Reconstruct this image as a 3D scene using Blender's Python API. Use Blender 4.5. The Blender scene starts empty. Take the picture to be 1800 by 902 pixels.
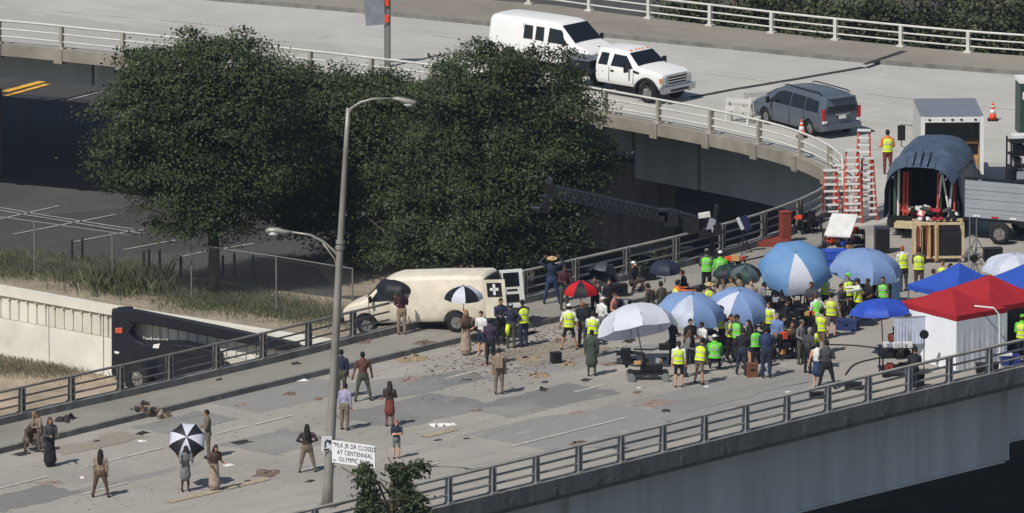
import bpy, bmesh, math, random
import numpy as np
from mathutils import Vector, Matrix, noise
from mathutils.geometry import tessellate_polygon
random.seed(7); RNG = np.random.default_rng(7)
R = math.radians
SC = bpy.context.scene
COL = SC.collection

# ---------------- camera, world, sun, exposure ----------------
PITCH = R(11.5); FPX = 19420.0; DIST = 421.0
CAMPOS = Vector((0, -DIST*math.cos(PITCH), DIST*math.sin(PITCH)))
cd = bpy.data.cameras.new('camera'); cam = bpy.data.objects.new('camera', cd); COL.objects.link(cam)
cam.location = CAMPOS; cam.rotation_euler = (math.pi/2-PITCH, 0, 0)
cd.sensor_width = 36; cd.lens = FPX/1800*36; cd.clip_start = 5; cd.clip_end = 6000
SC.camera = cam
SUN_EL = R(50); SUN_DIR = Vector((-0.62, -0.785, 0)).normalized()      # horizontal direction towards the sun
w = bpy.data.worlds.new('World'); SC.world = w; w.use_nodes = True
nt = w.node_tree; bg = nt.nodes['Background']
sky = nt.nodes.new('ShaderNodeTexSky'); sky.sky_type = 'NISHITA'; sky.sun_disc = False
sky.sun_elevation = SUN_EL; sky.sun_rotation = math.atan2(SUN_DIR.x, SUN_DIR.y)
nt.links.new(sky.outputs[0], bg.inputs[0]); bg.inputs[1].default_value = 0.068
sl = bpy.data.lights.new('sun', 'SUN'); sl.energy = 3.9; sl.angle = R(0.5); sl.color = (1, 0.965, 0.91)
so = bpy.data.objects.new('sun', sl); COL.objects.link(so)
sv = Vector((SUN_DIR.x*math.cos(SUN_EL), SUN_DIR.y*math.cos(SUN_EL), math.sin(SUN_EL)))
so.rotation_euler = sv.to_track_quat('Z', 'Y').to_euler(); so.location = sv*100
SC.view_settings.view_transform = 'Standard'; SC.view_settings.look = 'None'
SC.view_settings.exposure = 0.0; SC.view_settings.gamma = 1.0

# ---------------- measuring helpers: photograph position -> place on a level plane ----------------
Fv = Vector((0, math.cos(PITCH), -math.sin(PITCH))); Uv = Vector((0, math.sin(PITCH), math.cos(PITCH)))
def ray(px, py): return Fv*FPX + Vector((px-900, 0, 0)) - Uv*(py-451)
def at(px, py, z=0.0):
    d = ray(px, py); t = (z-CAMPOS.z)/d.z
    return CAMPOS + d*t
def atY(px, py, Y):
    d = ray(px, py); t = (Y-CAMPOS.y)/d.y
    return CAMPOS + d*t

# ---------------- materials ----------------
def S(r, g, b):
    f = lambda c: (c/255/12.92) if c/255 <= .04045 else ((c/255+.055)/1.055)**2.4
    return (f(r), f(g), f(b))
MC = {}
def mat(name, col, rough=.7, metal=0., var=.18, scale=2.5, bump=0., spec=.4, fine=0., trans=0., stretch=None):
    if name in MC: return MC[name]
    m = bpy.data.materials.new(name); m.use_nodes = True; n = m.node_tree.nodes; L = m.node_tree.links
    b = n['Principled BSDF']; b.inputs['Roughness'].default_value = rough; b.inputs['Metallic'].default_value = metal
    b.inputs['Specular IOR Level'].default_value = spec
    tc = n.new('ShaderNodeTexCoord'); nz = n.new('ShaderNodeTexNoise'); nz.inputs['Scale'].default_value = scale
    nz.inputs['Detail'].default_value = 6; nz.inputs['Roughness'].default_value = .62
    if stretch:
        mp = n.new('ShaderNodeMapping'); mp.inputs['Scale'].default_value = stretch; L.new(tc.outputs['Object'], mp.inputs[0]); L.new(mp.outputs[0], nz.inputs['Vector'])
    else: L.new(tc.outputs['Object'], nz.inputs['Vector'])
    mr = n.new('ShaderNodeMapRange'); mr.inputs[1].default_value = .3; mr.inputs[2].default_value = .7
    mr.inputs[3].default_value = 1-var; mr.inputs[4].default_value = 1+var
    L.new(nz.outputs['Fac'], mr.inputs[0])
    mx = n.new('ShaderNodeVectorMath'); mx.operation = 'SCALE'; mx.inputs[0].default_value = col
    L.new(mr.outputs[0], mx.inputs['Scale']); L.new(mx.outputs[0], b.inputs['Base Color'])
    if bump:
        n2 = n.new('ShaderNodeTexNoise'); n2.inputs['Scale'].default_value = scale*5; n2.inputs['Detail'].default_value = 4
        L.new(tc.outputs['Object'], n2.inputs['Vector'])
        bp = n.new('ShaderNodeBump'); bp.inputs['Strength'].default_value = bump; bp.inputs['Distance'].default_value = .03
        L.new(n2.outputs['Fac'], bp.inputs['Height']); L.new(bp.outputs[0], b.inputs['Normal'])
    if trans:
        b.inputs['Subsurface Weight'].default_value = 0
        t = n.new('ShaderNodeBsdfTranslucent'); L.new(mx.outputs[0], t.inputs[0])
        ms = n.new('ShaderNodeMixShader'); ms.inputs[0].default_value = trans
        L.new(b.outputs[0], ms.inputs[1]); L.new(t.outputs[0], ms.inputs[2]); L.new(ms.outputs[0], n['Material Output'].inputs[0])
    MC[name] = m; return m

def road_mat(name, base, stains, patch, ang, s_patch=(.06, .22), crack=.5, streak=.5, thr=.55):
    """worn paving: slab patches lined up with the road, wheel streaks, blotches, grit"""
    m = bpy.data.materials.new(name); m.use_nodes = True; n = m.node_tree.nodes; L = m.node_tree.links
    b = n['Principled BSDF']; b.inputs['Roughness'].default_value = .85; b.inputs['Specular IOR Level'].default_value = .25
    tc = n.new('ShaderNodeTexCoord'); mp = n.new('ShaderNodeMapping'); mp.inputs['Rotation'].default_value = (0, 0, -ang)
    L.new(tc.outputs['Object'], mp.inputs[0])
    def nz(sc, det, vec, sx=1, sy=1):
        q = n.new('ShaderNodeMapping'); q.inputs['Scale'].default_value = (sx, sy, 1); L.new(vec, q.inputs[0])
        t = n.new('ShaderNodeTexNoise'); t.inputs['Scale'].default_value = sc; t.inputs['Detail'].default_value = det
        t.inputs['Roughness'].default_value = .65; L.new(q.outputs[0], t.inputs['Vector']); return t.outputs['Fac']
    def rng(v, a, c, lo, hi):
        r = n.new('ShaderNodeMapRange'); r.inputs[1].default_value = a; r.inputs[2].default_value = c
        r.inputs[3].default_value = lo; r.inputs[4].default_value = hi; L.new(v, r.inputs[0]); return r.outputs[0]
    def mix(f, a, c, mode='MIX'):
        x = n.new('ShaderNodeMix'); x.data_type = 'RGBA'; x.blend_type = mode
        if isinstance(f, float): x.inputs[0].default_value = f
        else: L.new(f, x.inputs[0])
        for i, q in ((6, a), (7, c)):
            if isinstance(q, tuple): x.inputs[i].default_value = (*q, 1)
            else: L.new(q, x.inputs[i])
        return x.outputs[2]
    c = mix(rng(nz(.16, 5, mp.outputs[0]), .38, .62, 0, 1), base, stains)
    # big resurfacing patches: voronoi cells squared off along the road
    vo = n.new('ShaderNodeTexVoronoi'); vo.distance = 'CHEBYCHEV'; q = n.new('ShaderNodeMapping'); q.inputs['Scale'].default_value = (s_patch[0], s_patch[1], 1)
    L.new(mp.outputs[0], q.inputs[0]); L.new(q.outputs[0], vo.inputs['Vector']); vo.inputs['Scale'].default_value = 1
    sp = n.new('ShaderNodeSeparateColor'); L.new(vo.outputs['Color'], sp.inputs[0])
    f = rng(sp.outputs[0], thr, thr+.04, 0, .75)
    c = mix(f, c, patch)
    c = mix(rng(nz(1.0, 6, mp.outputs[0], .05, 1.4), .5, .72, 0, streak), c, tuple(x*.62 for x in base))
    c = mix(rng(nz(1.6, 7, mp.outputs[0], .5, 1), .56, .7, 0, .55), c, tuple(x*y for x, y in zip(base, (1.22, 1.2, 1.15))))
    c = mix(rng(nz(2.2, 8, mp.outputs[0], .7, 1), .6, .72, 0, crack), c, tuple(x*y*.5 for x, y in zip(base, (1.05, .92, .8))))
    c = mix(rng(nz(30, 3, mp.outputs[0]), .3, .7, 0, .35), c, tuple(x*.7 for x in base))
    L.new(c, b.inputs['Base Color'])
    bp = n.new('ShaderNodeBump'); bp.inputs['Strength'].default_value = .5; bp.inputs['Distance'].default_value = .02
    L.new(nz(14, 5, mp.outputs[0]), bp.inputs['Height']); L.new(bp.outputs[0], b.inputs['Normal'])
    return m

# ---------------- mesh builder ----------------
class MB:
    def __init__(s): s.v = []; s.f = []; s.m = []; s.T = Matrix()
    def add(s, vs, fs, mi=0):
        o = len(s.v); s.v += [tuple(s.T @ Vector(v)) for v in vs]
        s.f += [tuple(i+o for i in f) for f in fs]; s.m += [mi]*len(fs); return s
    def box(s, c, d, rot=None, mi=0, tap=1.0):
        x, y, z = d[0]/2, d[1]/2, d[2]/2; c = Vector(c)
        vs = []
        for k in (-1, 1):
            t = tap if k > 0 else 1
            for a, b in ((-1, -1), (1, -1), (1, 1), (-1, 1)): vs.append(Vector((a*x*t, b*y*t, k*z)))
        if rot is not None:
            if not isinstance(rot, Matrix):
                from mathutils import Euler
                rot = Euler(rot).to_matrix()
            vs = [rot @ v for v in vs]
        return s.add([v+c for v in vs], [(3, 2, 1, 0), (4, 5, 6, 7), (0, 1, 5, 4), (1, 2, 6, 5), (2, 3, 7, 6), (3, 0, 4, 7)], mi)
    def beam(s, a, b, wd, ht, mi=0, up=(0, 0, 1)):
        a = Vector(a); b = Vector(b); d = b-a; l = d.length
        if l < 1e-6: return s
        d /= l; up = Vector(up); sd = d.cross(up)
        if sd.length < 1e-3: sd = d.cross(Vector((0, 1, 0)))
        sd.normalize(); u = sd.cross(d)
        vs = [p+sd*x*wd/2+u*y*ht/2 for p in (a, b) for x, y in ((-1, -1), (1, -1), (1, 1), (-1, 1))]
        return s.add(vs, [(3, 2, 1, 0), (4, 5, 6, 7), (0, 1, 5, 4), (1, 2, 6, 5), (2, 3, 7, 6), (3, 0, 4, 7)], mi)
    def tube(s, pts, rad, n=8, mi=0, side=None, caps=True):
        pts = [Vector(p) for p in pts]; k = len(pts)
        rs = [(r, r) if not isinstance(r, (tuple, list)) else r for r in (rad if isinstance(rad, (list, tuple)) and len(rad) == k else [rad]*k)]
        vs = []; prev = None
        for i, p in enumerate(pts):
            d = (pts[min(i+1, k-1)]-pts[max(i-1, 0)])
            d = d.normalized() if d.length > 1e-9 else Vector((0, 0, 1))
            a = Vector(side) if side is not None else (prev if prev is not None else (Vector((1, 0, 0)) if abs(d.x) < .8 else Vector((0, 1, 0))))
            a = (a-d*a.dot(d)); a = a.normalized() if a.length > 1e-5 else d.orthogonal().normalized()
            prev = a; b = d.cross(a)
            for j in range(n):
                t = 2*math.pi*j/n; vs.append(p+a*math.cos(t)*rs[i][0]+b*math.sin(t)*rs[i][1])
        fs = [(i*n+j, i*n+(j+1) % n, (i+1)*n+(j+1) % n, (i+1)*n+j) for i in range(k-1) for j in range(n)]
        if caps: fs += [tuple(range(n-1, -1, -1)), tuple((k-1)*n+j for j in range(n))]
        return s.add(vs, fs, mi)
    def limb(s, pts, rad, n=8, side=None, mi=0):
        """tube with rounded ends"""
        pts = [Vector(p) for p in pts]; rad = [(r, r) if not isinstance(r, (tuple, list)) else r for r in rad]
        d0 = (pts[0]-pts[1]).normalized(); d1 = (pts[-1]-pts[-2]).normalized(); m0 = min(rad[0]); m1 = min(rad[-1])
        P = [pts[0]+d0*m0*.98, pts[0]+d0*m0*.7]+pts+[pts[-1]+d1*m1*.7, pts[-1]+d1*m1*.98]
        q = lambda r, k: (r[0]*k, r[1]*k)
        Rr = [q(rad[0], .25), q(rad[0], .72)]+list(rad)+[q(rad[-1], .72), q(rad[-1], .25)]
        return s.tube(P, Rr, n, mi, side)
    def ball(s, c, r, n=8, mi=0, rot=None):
        if not isinstance(r, (tuple, list)): r = (r, r, r)
        c = Vector(c); h = max(4, n//2+1); vs = []
        for i in range(1, h):
            a = math.pi*i/h
            for j in range(n):
                t = 2*math.pi*j/n; v = Vector((r[0]*math.sin(a)*math.cos(t), r[1]*math.sin(a)*math.sin(t), r[2]*math.cos(a)))
                vs.append((rot @ v if rot is not None else v)+c)
        tv = Vector((0, 0, r[2])); bv = -tv
        if rot is not None: tv = rot @ tv; bv = rot @ bv
        vs += [tv+c, bv+c]; T = len(vs)-2
        fs = [(i*n+j, (i+1)*n+j, (i+1)*n+(j+1) % n, i*n+(j+1) % n) for i in range(h-2) for j in range(n)]
        fs += [(T, j, (j+1) % n) for j in range(n)]+[(T+1, (h-2)*n+(j+1) % n, (h-2)*n+j) for j in range(n)]
        return s.add(vs, fs, mi)
    def cyl(s, a, b, r, n=12, mi=0, r2=None): return s.tube([a, b], [r, r if r2 is None else r2], n, mi)
    def prism(s, poly, z0, z1, mi=0):
        """closed slab over a (possibly concave) outline"""
        k = len(poly); P = [Vector((p[0], p[1], 0)) for p in poly]
        ar = sum(P[i].x*P[(i+1) % k].y-P[(i+1) % k].x*P[i].y for i in range(k))
        if ar < 0: P.reverse()
        tr = tessellate_polygon([P]); f = []
        for t in tr:
            a, b, c = (P[i] for i in t)
            f.append(t if (b-a).cross(c-a).z > 0 else t[::-1])
        vs = [(p.x, p.y, z1) for p in P]+[(p.x, p.y, z0) for p in P]
        fs = [tuple(t) for t in f]+[tuple(i+k for i in t[::-1]) for t in f]
        fs += [(i, i+k, (i+1) % k+k, (i+1) % k) for i in range(k)]
        return s.add(vs, fs, mi)
    def loft(s, rings, closed=True, caps=True, mi=0):
        n = len(rings[0]); vs = [p for r in rings for p in r]; e = n if closed else n-1
        fs = [(i*n+j, i*n+(j+1) % n, (i+1)*n+(j+1) % n, (i+1)*n+j) for i in range(len(rings)-1) for j in range(e)]
        if caps: fs += [tuple(range(n-1, -1, -1)), tuple((len(rings)-1)*n+j for j in range(n))]
        return s.add(vs, fs, mi)
    def mesh(s, name, mats, smooth=False):
        me = bpy.data.meshes.new(name); me.from_pydata(s.v, [], s.f); me.update()
        for m in (mats if isinstance(mats, (list, tuple)) else [mats]): me.materials.append(m)
        if any(s.m): me.polygons.foreach_set('material_index', s.m)
        if smooth: me.polygons.foreach_set('use_smooth', [True]*len(me.polygons))
        return me
    def build(s, name, mats, parent=None, smooth=False, **kw):
        o = bpy.data.objects.new(name, s.mesh(name, mats, smooth)); COL.objects.link(o)
        if parent is not None: o.parent = parent
        tag(o, **kw); return o
def tag(o, label=None, cat=None, group=None, kind=None):
    if label: o['label'] = label
    if cat: o['category'] = cat
    if group: o['group'] = group
    if kind: o['kind'] = kind
    return o
def thing(name, label, cat, loc=(0, 0, 0), rz=0., group=None, rot=None):
    o = bpy.data.objects.new(name, None); COL.objects.link(o); o.empty_display_size = .1
    o.location = loc; o.rotation_euler = rot if rot is not None else (0, 0, rz)
    return tag(o, label, cat, group)
def recalc(me):
    bm = bmesh.new(); bm.from_mesh(me); bmesh.ops.recalc_face_normals(bm, faces=bm.faces); bm.to_mesh(me); bm.free()
def dup(root, loc, rz=None, label=None, group=None):
    r = root.copy(); COL.objects.link(r); r.location = loc
    if rz is not None: r.rotation_euler = (r.rotation_euler[0], r.rotation_euler[1], rz)
    if label: r['label'] = label
    if group: r['group'] = group
    for ch in list(root.children):
        c = ch.copy(); COL.objects.link(c); c.parent = r
        for g in ch.children:
            d = g.copy(); COL.objects.link(d); d.parent = c
    return r
def evalmesh(o):
    dg = bpy.context.evaluated_depsgraph_get(); dg.update()
    return bpy.data.meshes.new_from_object(o.evaluated_get(dg))
def poly_resample(pts, step):
    out = [Vector(pts[0])]
    for a, b in zip(pts[:-1], pts[1:]):
        a = Vector(a); b = Vector(b); k = max(1, int((b-a).length/step))
        out += [a.lerp(b, i/k) for i in range(1, k+1)]
    return out
def smooth_path(pts, it=2):
    for _ in range(it):
        q = [pts[0]]
        for a, b in zip(pts[:-1], pts[1:]): q += [a.lerp(b, .25), a.lerp(b, .75)]
        pts = q+[pts[-1]]
    return pts
def offset(pts, d):
    """shift a plan polyline sideways; positive = to the right of travel"""
    out = []
    for i, p in enumerate(pts):
        t = (pts[min(i+1, len(pts)-1)]-pts[max(i-1, 0)]); t.z = 0; t.normalize()
        out.append(p+Vector((t.y, -t.x, 0))*d)
    return out
def along(pts, s):
    acc = 0
    for a, b in zip(pts[:-1], pts[1:]):
        l = (b-a).length
        if acc+l >= s: return a.lerp(b, (s-acc)/l), (b-a).normalized()
        acc += l
    return pts[-1].copy(), (pts[-1]-pts[-2]).normalized()
def plen(pts): return sum((b-a).length for a, b in zip(pts[:-1], pts[1:]))
def hexcol(c, k=1.): return tuple(x*k for x in c)
# ---------------- the setting ----------------
ZL, ZG, ZS = -7.0, -9.8, 0.2           # parking lot level, lower ground, sidewalk top
MAIN_DIR = (at(1562, 706)-at(600, 943)).normalized(); MAIN_ANG = math.atan2(MAIN_DIR.y, MAIN_DIR.x)
RAMP_DIR = (at(1138, 217)-at(631, 142)).normalized(); RAMP_ANG = math.atan2(RAMP_DIR.y, RAMP_DIR.x)
def P(lst, z=0.): return [at(x, y, z) for x, y in lst]
near_edge = P([(-900, 1306), (600, 941), (953, 856), (1303, 770), (1567, 706), (1762, 660), (2300, 535)])
left_edge_px = [(-900, 935), (0, 731), (392, 644), (686, 572), (915, 520), (1100, 478), (1186, 458), (1270, 436), (1350, 412), (1420, 385), (1458, 360)]
left_edge = P(left_edge_px, .45)
for p in left_edge: p.z = 0
left_edge = smooth_path(left_edge, 1)
ramp_front = smooth_path(P([(-700, 20), (0, 80), (70, 86), (183, 98), (631, 142), (1000, 192), (1138, 217), (1226, 233), (1304, 250), (1370, 266), (1422, 283), (1462, 303)]), 1)
gore = P([(1484, 322), (1486, 345), (1472, 366)])
ramp_back = smooth_path(P([(-700, -112), (951, 12), (1063, 28), (1177, 42), (1288, 55), (1406, 69), (1524, 81), (1645, 93), (1769, 103), (2300, 138)]), 1)
kerb_back = smooth_path(P([(-700, -84), (450, 8), (640, 24), (820, 42), (1100, 70), (1288, 88), (1524, 112), (1770, 131), (2300, 166)]), 1)
kerb_left = smooth_path(P([(-900, 1020), (0, 796), (110, 768), (450, 685), (684, 631), (785, 606), (900, 582), (1100, 538), (1250, 503), (1370, 470), (1440, 440), (1490, 400)]), 1)

M_road = road_mat('worn_grey_road', S(167, 161, 151), S(151, 146, 138), S(132, 131, 130), MAIN_ANG, (.07, .2), .75, .5, .68)
M_ramp = road_mat('pale_concrete_road', S(188, 185, 177), S(174, 171, 164), S(166, 163, 156), RAMP_ANG, (.05, .12), .25, .35, .6)
M_walk = road_mat('sidewalk_concrete', S(154, 149, 139), S(134, 130, 122), S(142, 137, 128), MAIN_ANG, (.1, .3), .6, .3, .7)
M_walk2 = road_mat('ramp_sidewalk_concrete', S(150, 143, 131), S(134, 127, 116), S(142, 135, 124), RAMP_ANG, (.1, .3), .5, .3, .7)
M_fascia = mat('fascia_concrete', S(140, 133, 121), .85, var=.25, scale=.9, bump=.3)
M_dkconc = mat('grimy_concrete', S(116, 115, 112), .9, var=.35, scale=1.2, bump=.3, stretch=(1.5, 1.5, .25))
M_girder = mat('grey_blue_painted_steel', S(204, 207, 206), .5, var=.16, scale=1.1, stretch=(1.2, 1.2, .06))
M_dark = mat('dark_rubber', S(32, 32, 34), .7)
M_black = mat('black_plastic', S(26, 26, 29), .5)
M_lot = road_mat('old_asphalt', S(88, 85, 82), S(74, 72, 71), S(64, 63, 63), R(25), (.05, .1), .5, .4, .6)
M_dirt = mat('dry_dirt', S(148, 136, 117), .95, var=.3, scale=.6, bump=.5)
M_soil = mat('dark_soil', S(58, 55, 46), .95, var=.4, scale=.4, bump=.5)
M_white = mat('white_paint', S(225, 224, 220), .4, var=.05)
M_line = mat('worn_white_marking', S(194, 190, 180), .8, var=.35, scale=5)
M_yline = mat('worn_yellow_marking', S(190, 160, 95), .8, var=.3, scale=4)

# ground: low ground sheet to the horizon, raised lot, dirt
mb = MB(); mb.add([(-900, -500, ZG), (900, -500, ZG), (900, 1200, ZG), (-900, 1200, ZG)], [(0, 1, 2, 3)])
mb.build('ground', M_soil, kind='structure')
wall_top = P([(-900, 340), (0, 506), (195, 541), (480, 586), (700, 620), (1500, 745)], ZL)
wdir = (wall_top[2]-wall_top[1]).normalized(); wn = Vector((wdir.y, -wdir.x, 0)).normalized()
if wn.y > 0: wn = -wn
lot = MB(); far = [Vector((800, 1100, 0)), Vector((-800, 1100, 0))]
lot.prism([p for p in wall_top[:4]]+P([(700, 620), (905, 655), (925, 560), (945, 450), (1000, 385), (1130, 330), (1300, 300)], ZL)+far, ZG-.3, ZL)
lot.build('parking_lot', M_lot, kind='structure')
def sheet(name, pts, z, m, th=.004, **kw):
    return MB().prism(pts, z-.03, z+th).build(name, m, kind='structure', **kw)
sheet('dirt_verge', wall_top[:5]+[p+Vector((.8, 3.2, 0)) for p in P([(700, 588), (600, 560), (480, 545), (330, 520), (190, 508), (100, 490), (0, 478), (-900, 320)], ZL)], ZL, M_dirt, .05)
sheet('dirt_patch', P([(560, 470), (600, 436), (660, 432), (800, 452), (905, 470), (905, 520), (600, 520)], ZL), ZL, M_dirt, .03)
sheet('lower_dirt', P([(-900, 520), (0, 620), (200, 655), (420, 700), (420, 800), (-900, 900)], ZG), ZG, mat('pale_dirt', S(164, 148, 126), .95, var=.3, scale=.5, bump=.5), .02)
M_park = road_mat('pale_asphalt', S(128, 123, 114), S(112, 108, 102), S(100, 98, 95), R(25), (.05, .1), .5, .4, .7)  # paler asphalt tone than the lot, for the service road
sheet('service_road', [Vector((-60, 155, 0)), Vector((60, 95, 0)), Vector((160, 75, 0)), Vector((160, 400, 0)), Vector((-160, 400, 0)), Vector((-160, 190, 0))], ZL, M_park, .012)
def mark(a, b, wd, m, z=0., name='lane_marking', dz=.022):
    mb = MB(); a = at(*a, z); b = at(*b, z); d = (b-a).normalized(); s = Vector((-d.y, d.x, 0))*wd/2; k = max(1, int((b-a).length/1.2))
    for i in range(k):       # short worn lengths, edges not quite straight
        p = a.lerp(b, i/k); q = a.lerp(b, (i+1)/k); j = [random.uniform(.8, 1.08) for _ in range(4)]
        if name == 'lane_marking' and random.random() < (.3 if wd > .3 else .12): continue
        mb.add([p-s*j[0], q-s*j[1], q+s*j[2], p+s*j[3]], [(0, 1, 2, 3)])
    for i, v in enumerate(mb.v): mb.v[i] = (v[0], v[1], z+dz)
    return mb.build(name, m, kind='structure')
M_lotline = mat('lot_white_marking', S(150, 148, 142), .8, var=.3, scale=4)
for a, b in (((0, 366), (62, 377)), ((0, 371), (60, 381)), ((62, 377), (253, 407)), ((60, 381), (253, 412)), ((-30, 393), (103, 363)), ((23, 413), (203, 378)), ((130, 426), (253, 403)),
             ((218, 440), (309, 423)), ((319, 452), (362, 443)), ((392, 438), (447, 429)), ((460, 452), (560, 470)), ((120, 177), (186, 160)), ((150, 195), (215, 180)), ((600, 456), (745, 481))):
    mark(a, b, .16, M_lotline, ZL, 'parking_line', .03)
M_lotyel = mat('lot_yellow_marking', S(226, 170, 60), .8, var=.2)
mark((8, 162), (76, 144), .42, M_lotyel, ZL, 'yellow_line', .03); mark((8, 170), (84, 149), .3, M_lotyel, ZL, 'yellow_line', .03)

# deck: one slab for bridge and ramp, joined at the right
outline = near_edge+[ramp_back[-1]]+ramp_back[::-1][1:]+ramp_front+gore+left_edge[::-1]
MB().prism(outline, -.32, 0).build('road_deck', [M_road], kind='structure')
# pale ramp surface lies on it
split = P([(2300, 300), (1900, 345), (1700, 372), (1560, 392), (1500, 400)])
MB().prism(ramp_front+[gore[0], gore[1]]+split[::-1]+kerb_back[::-1], -.02, .005).build('ramp_road', M_ramp, kind='structure')
MB().prism(ramp_back+kerb_back[::-1], -.02, .16).build('ramp_sidewalk', M_walk2, kind='structure')
kin = [p for p in left_edge]
MB().prism(kin+kerb_left[::-1], -.02, ZS).build('bridge_sidewalk', M_walk, kind='structure')
def strip(name, pts, w0, w1, z0, z1, m, seg=None, **kw):
    """beam following a plan path between two sideways offsets"""
    a = offset(pts, w0); b = offset(pts, w1); mb = MB()
    rings = [[(p.x, p.y, z0), (q.x, q.y, z0), (q.x, q.y, z1), (p.x, p.y, z1)] for p, q in zip(a, b)]
    mb.loft(rings); o = mb.build(name, m, **kw); recalc(o.data); return o
strip('kerb', kerb_left, -.005, .16, 0, ZS+.005, M_dkconc, kind='structure')
strip('ramp_kerb', kerb_back, -.12, .02, 0, .165, M_dkconc, kind='structure')
# bridge superstructure
bridge = thing('road_bridge', 'grey steel girder bridge carrying the littered road across the foreground', 'bridge')
ne = near_edge
strip('edge_beam', ne, -.3, .12, -.42, .18, M_dkconc, bridge and None, kind=None).parent = bridge
strip('slab_edge', ne, -1.0, -.06, -.62, -.421, M_dkconc).parent = bridge
NE = poly_resample(ne, .2)
def cut(pts, x0, x1): return [p for p in pts if x0 <= p.x <= x1]
xs = [at(-900, 900).x, at(1046, 870).x, at(1830, 700).x, at(2300, 700).x]
for i in range(3):
    seg = cut(NE, xs[i]+.02, xs[i+1]-.02); o = offset(seg, -1.3)
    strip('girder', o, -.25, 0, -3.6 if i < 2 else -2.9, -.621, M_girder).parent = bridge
    strip('girder_flange', o, -.3, .1, (-3.67 if i < 2 else -2.97), (-3.6 if i < 2 else -2.9)-.001, M_girder).parent = bridge
    p, d = along(o, plen(o)-.06); n = Vector((d.y, -d.x, 0))
    MB().beam(p+n*.14+Vector((0, 0, -.63)), p+n*.14+Vector((0, 0, -3.55)), .3, .1, up=d).build('stiffener', M_girder, bridge)
for s_ in np.arange(1, plen(ne), 2.22):                       # brackets under each rail post
    p, d = along(ne, s_)
    n = Vector((d.y, -d.x, 0))
    MB().beam(p+n*.124+Vector((0, 0, -.1)), p+n*.124+Vector((0, 0, -.3)), .16, .01, up=n).build('bracket', M_dkconc, bridge)
le = left_edge
strip('edge_beam', le, -.02, .32, -.45, .45, M_dkconc).parent = bridge
LO = offset(le, 1.3); strip('inner_girder', LO, 0, .25, -3.4, -.321, M_girder).parent = bridge
for px, py in ((1960, 640), (480, 740)):
    c = at(px, py); MB().box((c.x, c.y+9, (ZG-.3)/2-1.8), (1.2, 7, -ZG-3.4), (0, 0, MAIN_ANG+R(90))).build('pier', M_dkconc, bridge)
rampb = thing('ramp_bridge', 'curved pale concrete ramp bridge with dark girder behind the trees', 'bridge')
strip('edge_beam', ramp_front, -.02, .35, -.36, .12, M_fascia).parent = rampb
RF = offset(ramp_front, -0); rf_in = offset(ramp_front, -1.9)
# decide which side is inward (towards the far edge)
if rf_in[5].y < ramp_front[5].y: rf_in = offset(ramp_front, 1.9)
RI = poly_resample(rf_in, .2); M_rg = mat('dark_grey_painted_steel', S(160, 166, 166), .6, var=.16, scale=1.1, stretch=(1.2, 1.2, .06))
for i in range(4):
    b_ = [at(-700, 100).x, at(160, 100).x, at(1112, 100).x, at(1224, 100).x, at(1475, 200).x]
    seg = cut(RI, b_[i]+.02, b_[i+1]-.02)
    if len(seg) < 2: continue
    zb_ = -1.75 if i < 2 else -2.85
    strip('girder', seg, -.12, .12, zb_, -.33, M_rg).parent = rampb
for s_ in np.arange(1.2, plen(ramp_front), 3.0):
    p, d = along(ramp_front, s_); n = Vector((d.y, -d.x, 0)); n = n if n.y < 0 else -n
    MB().beam(p+n*.19+Vector((0, 0, .13)), p+n*.19+Vector((0, 0, -.47)), .42, .4, up=d).build('bracket', M_fascia, rampb)
for px in (-125, 600, 1075): 
    c = at(px, 96+px*.11)
    MB().box((c.x, c.y+9, ZL/2-1.6), (1.1, 6, -ZL-3.2), (0, 0, RAMP_ANG+R(90))).build('pier', M_dkconc, rampb)
mbx = MB(); c = at(1265, 246, -.65); mbx.box((c.x, c.y+.6, c.z-.15), (.5, .4, .28), (0, .1, RAMP_ANG)); mbx.build('light_fixture', M_white, rampb)

# expansion joint, markings on both roads
M_joint = mat('black_joint', S(52, 50, 48), .8, var=.3, scale=3)
for a, b, wd in (((1215, 172), (1300, 156), .3), ((1300, 156), (1410, 138), .32), ((1410, 138), (1518, 119), .3)): mark(a, b, wd, M_joint, 0, 'expansion_joint', .024)
mark((1519, 114), (1590, 90), .3, M_joint, .16, 'expansion_joint', .012)
for a, b in (((0, 859), (84, 838)), ((150, 821), (285, 788)), ((378, 764), (434, 750)), ((448, 747), (512, 731)), ((731, 679), (836, 653)), ((900, 785), (1100, 735)), ((738, 823), (772, 814)),
             ((144, 870), (224, 849)), ((520, 830), (600, 811)), ((1010, 690), (1060, 678))):
    mark(a, b, .11, M_line)
M_fy = mat('faded_yellow_marking', S(164, 150, 126), .85, var=.3, scale=4)
for a, b in (((205, 906), (385, 862)), ((395, 860), (470, 842)), ((690, 782), (800, 755))): mark(a, b, .38, M_fy)
M_fl = mat('faint_marking', S(196, 192, 182), .8, var=.2, scale=4)
for a, b in (((300, 70), (560, 95)), ((760, 62), (900, 80)), ((1245, 130), (1500, 162)), ((1520, 165), (1800, 195)), ((100, 20), (420, 48)), ((1530, 262), (1580, 266))): mark(a, b, .12, M_fl)
M_p1 = road_mat('dark_patch', S(147, 144, 138), S(126, 124, 121), S(118, 117, 116), MAIN_ANG, (.1, .3), .5, .4, .6)
M_p2 = road_mat('brown_patch', S(152, 144, 130), S(140, 130, 116), S(135, 126, 114), MAIN_ANG, (.1, .3), .8, .4, .6)
PZ = [.004]
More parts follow.
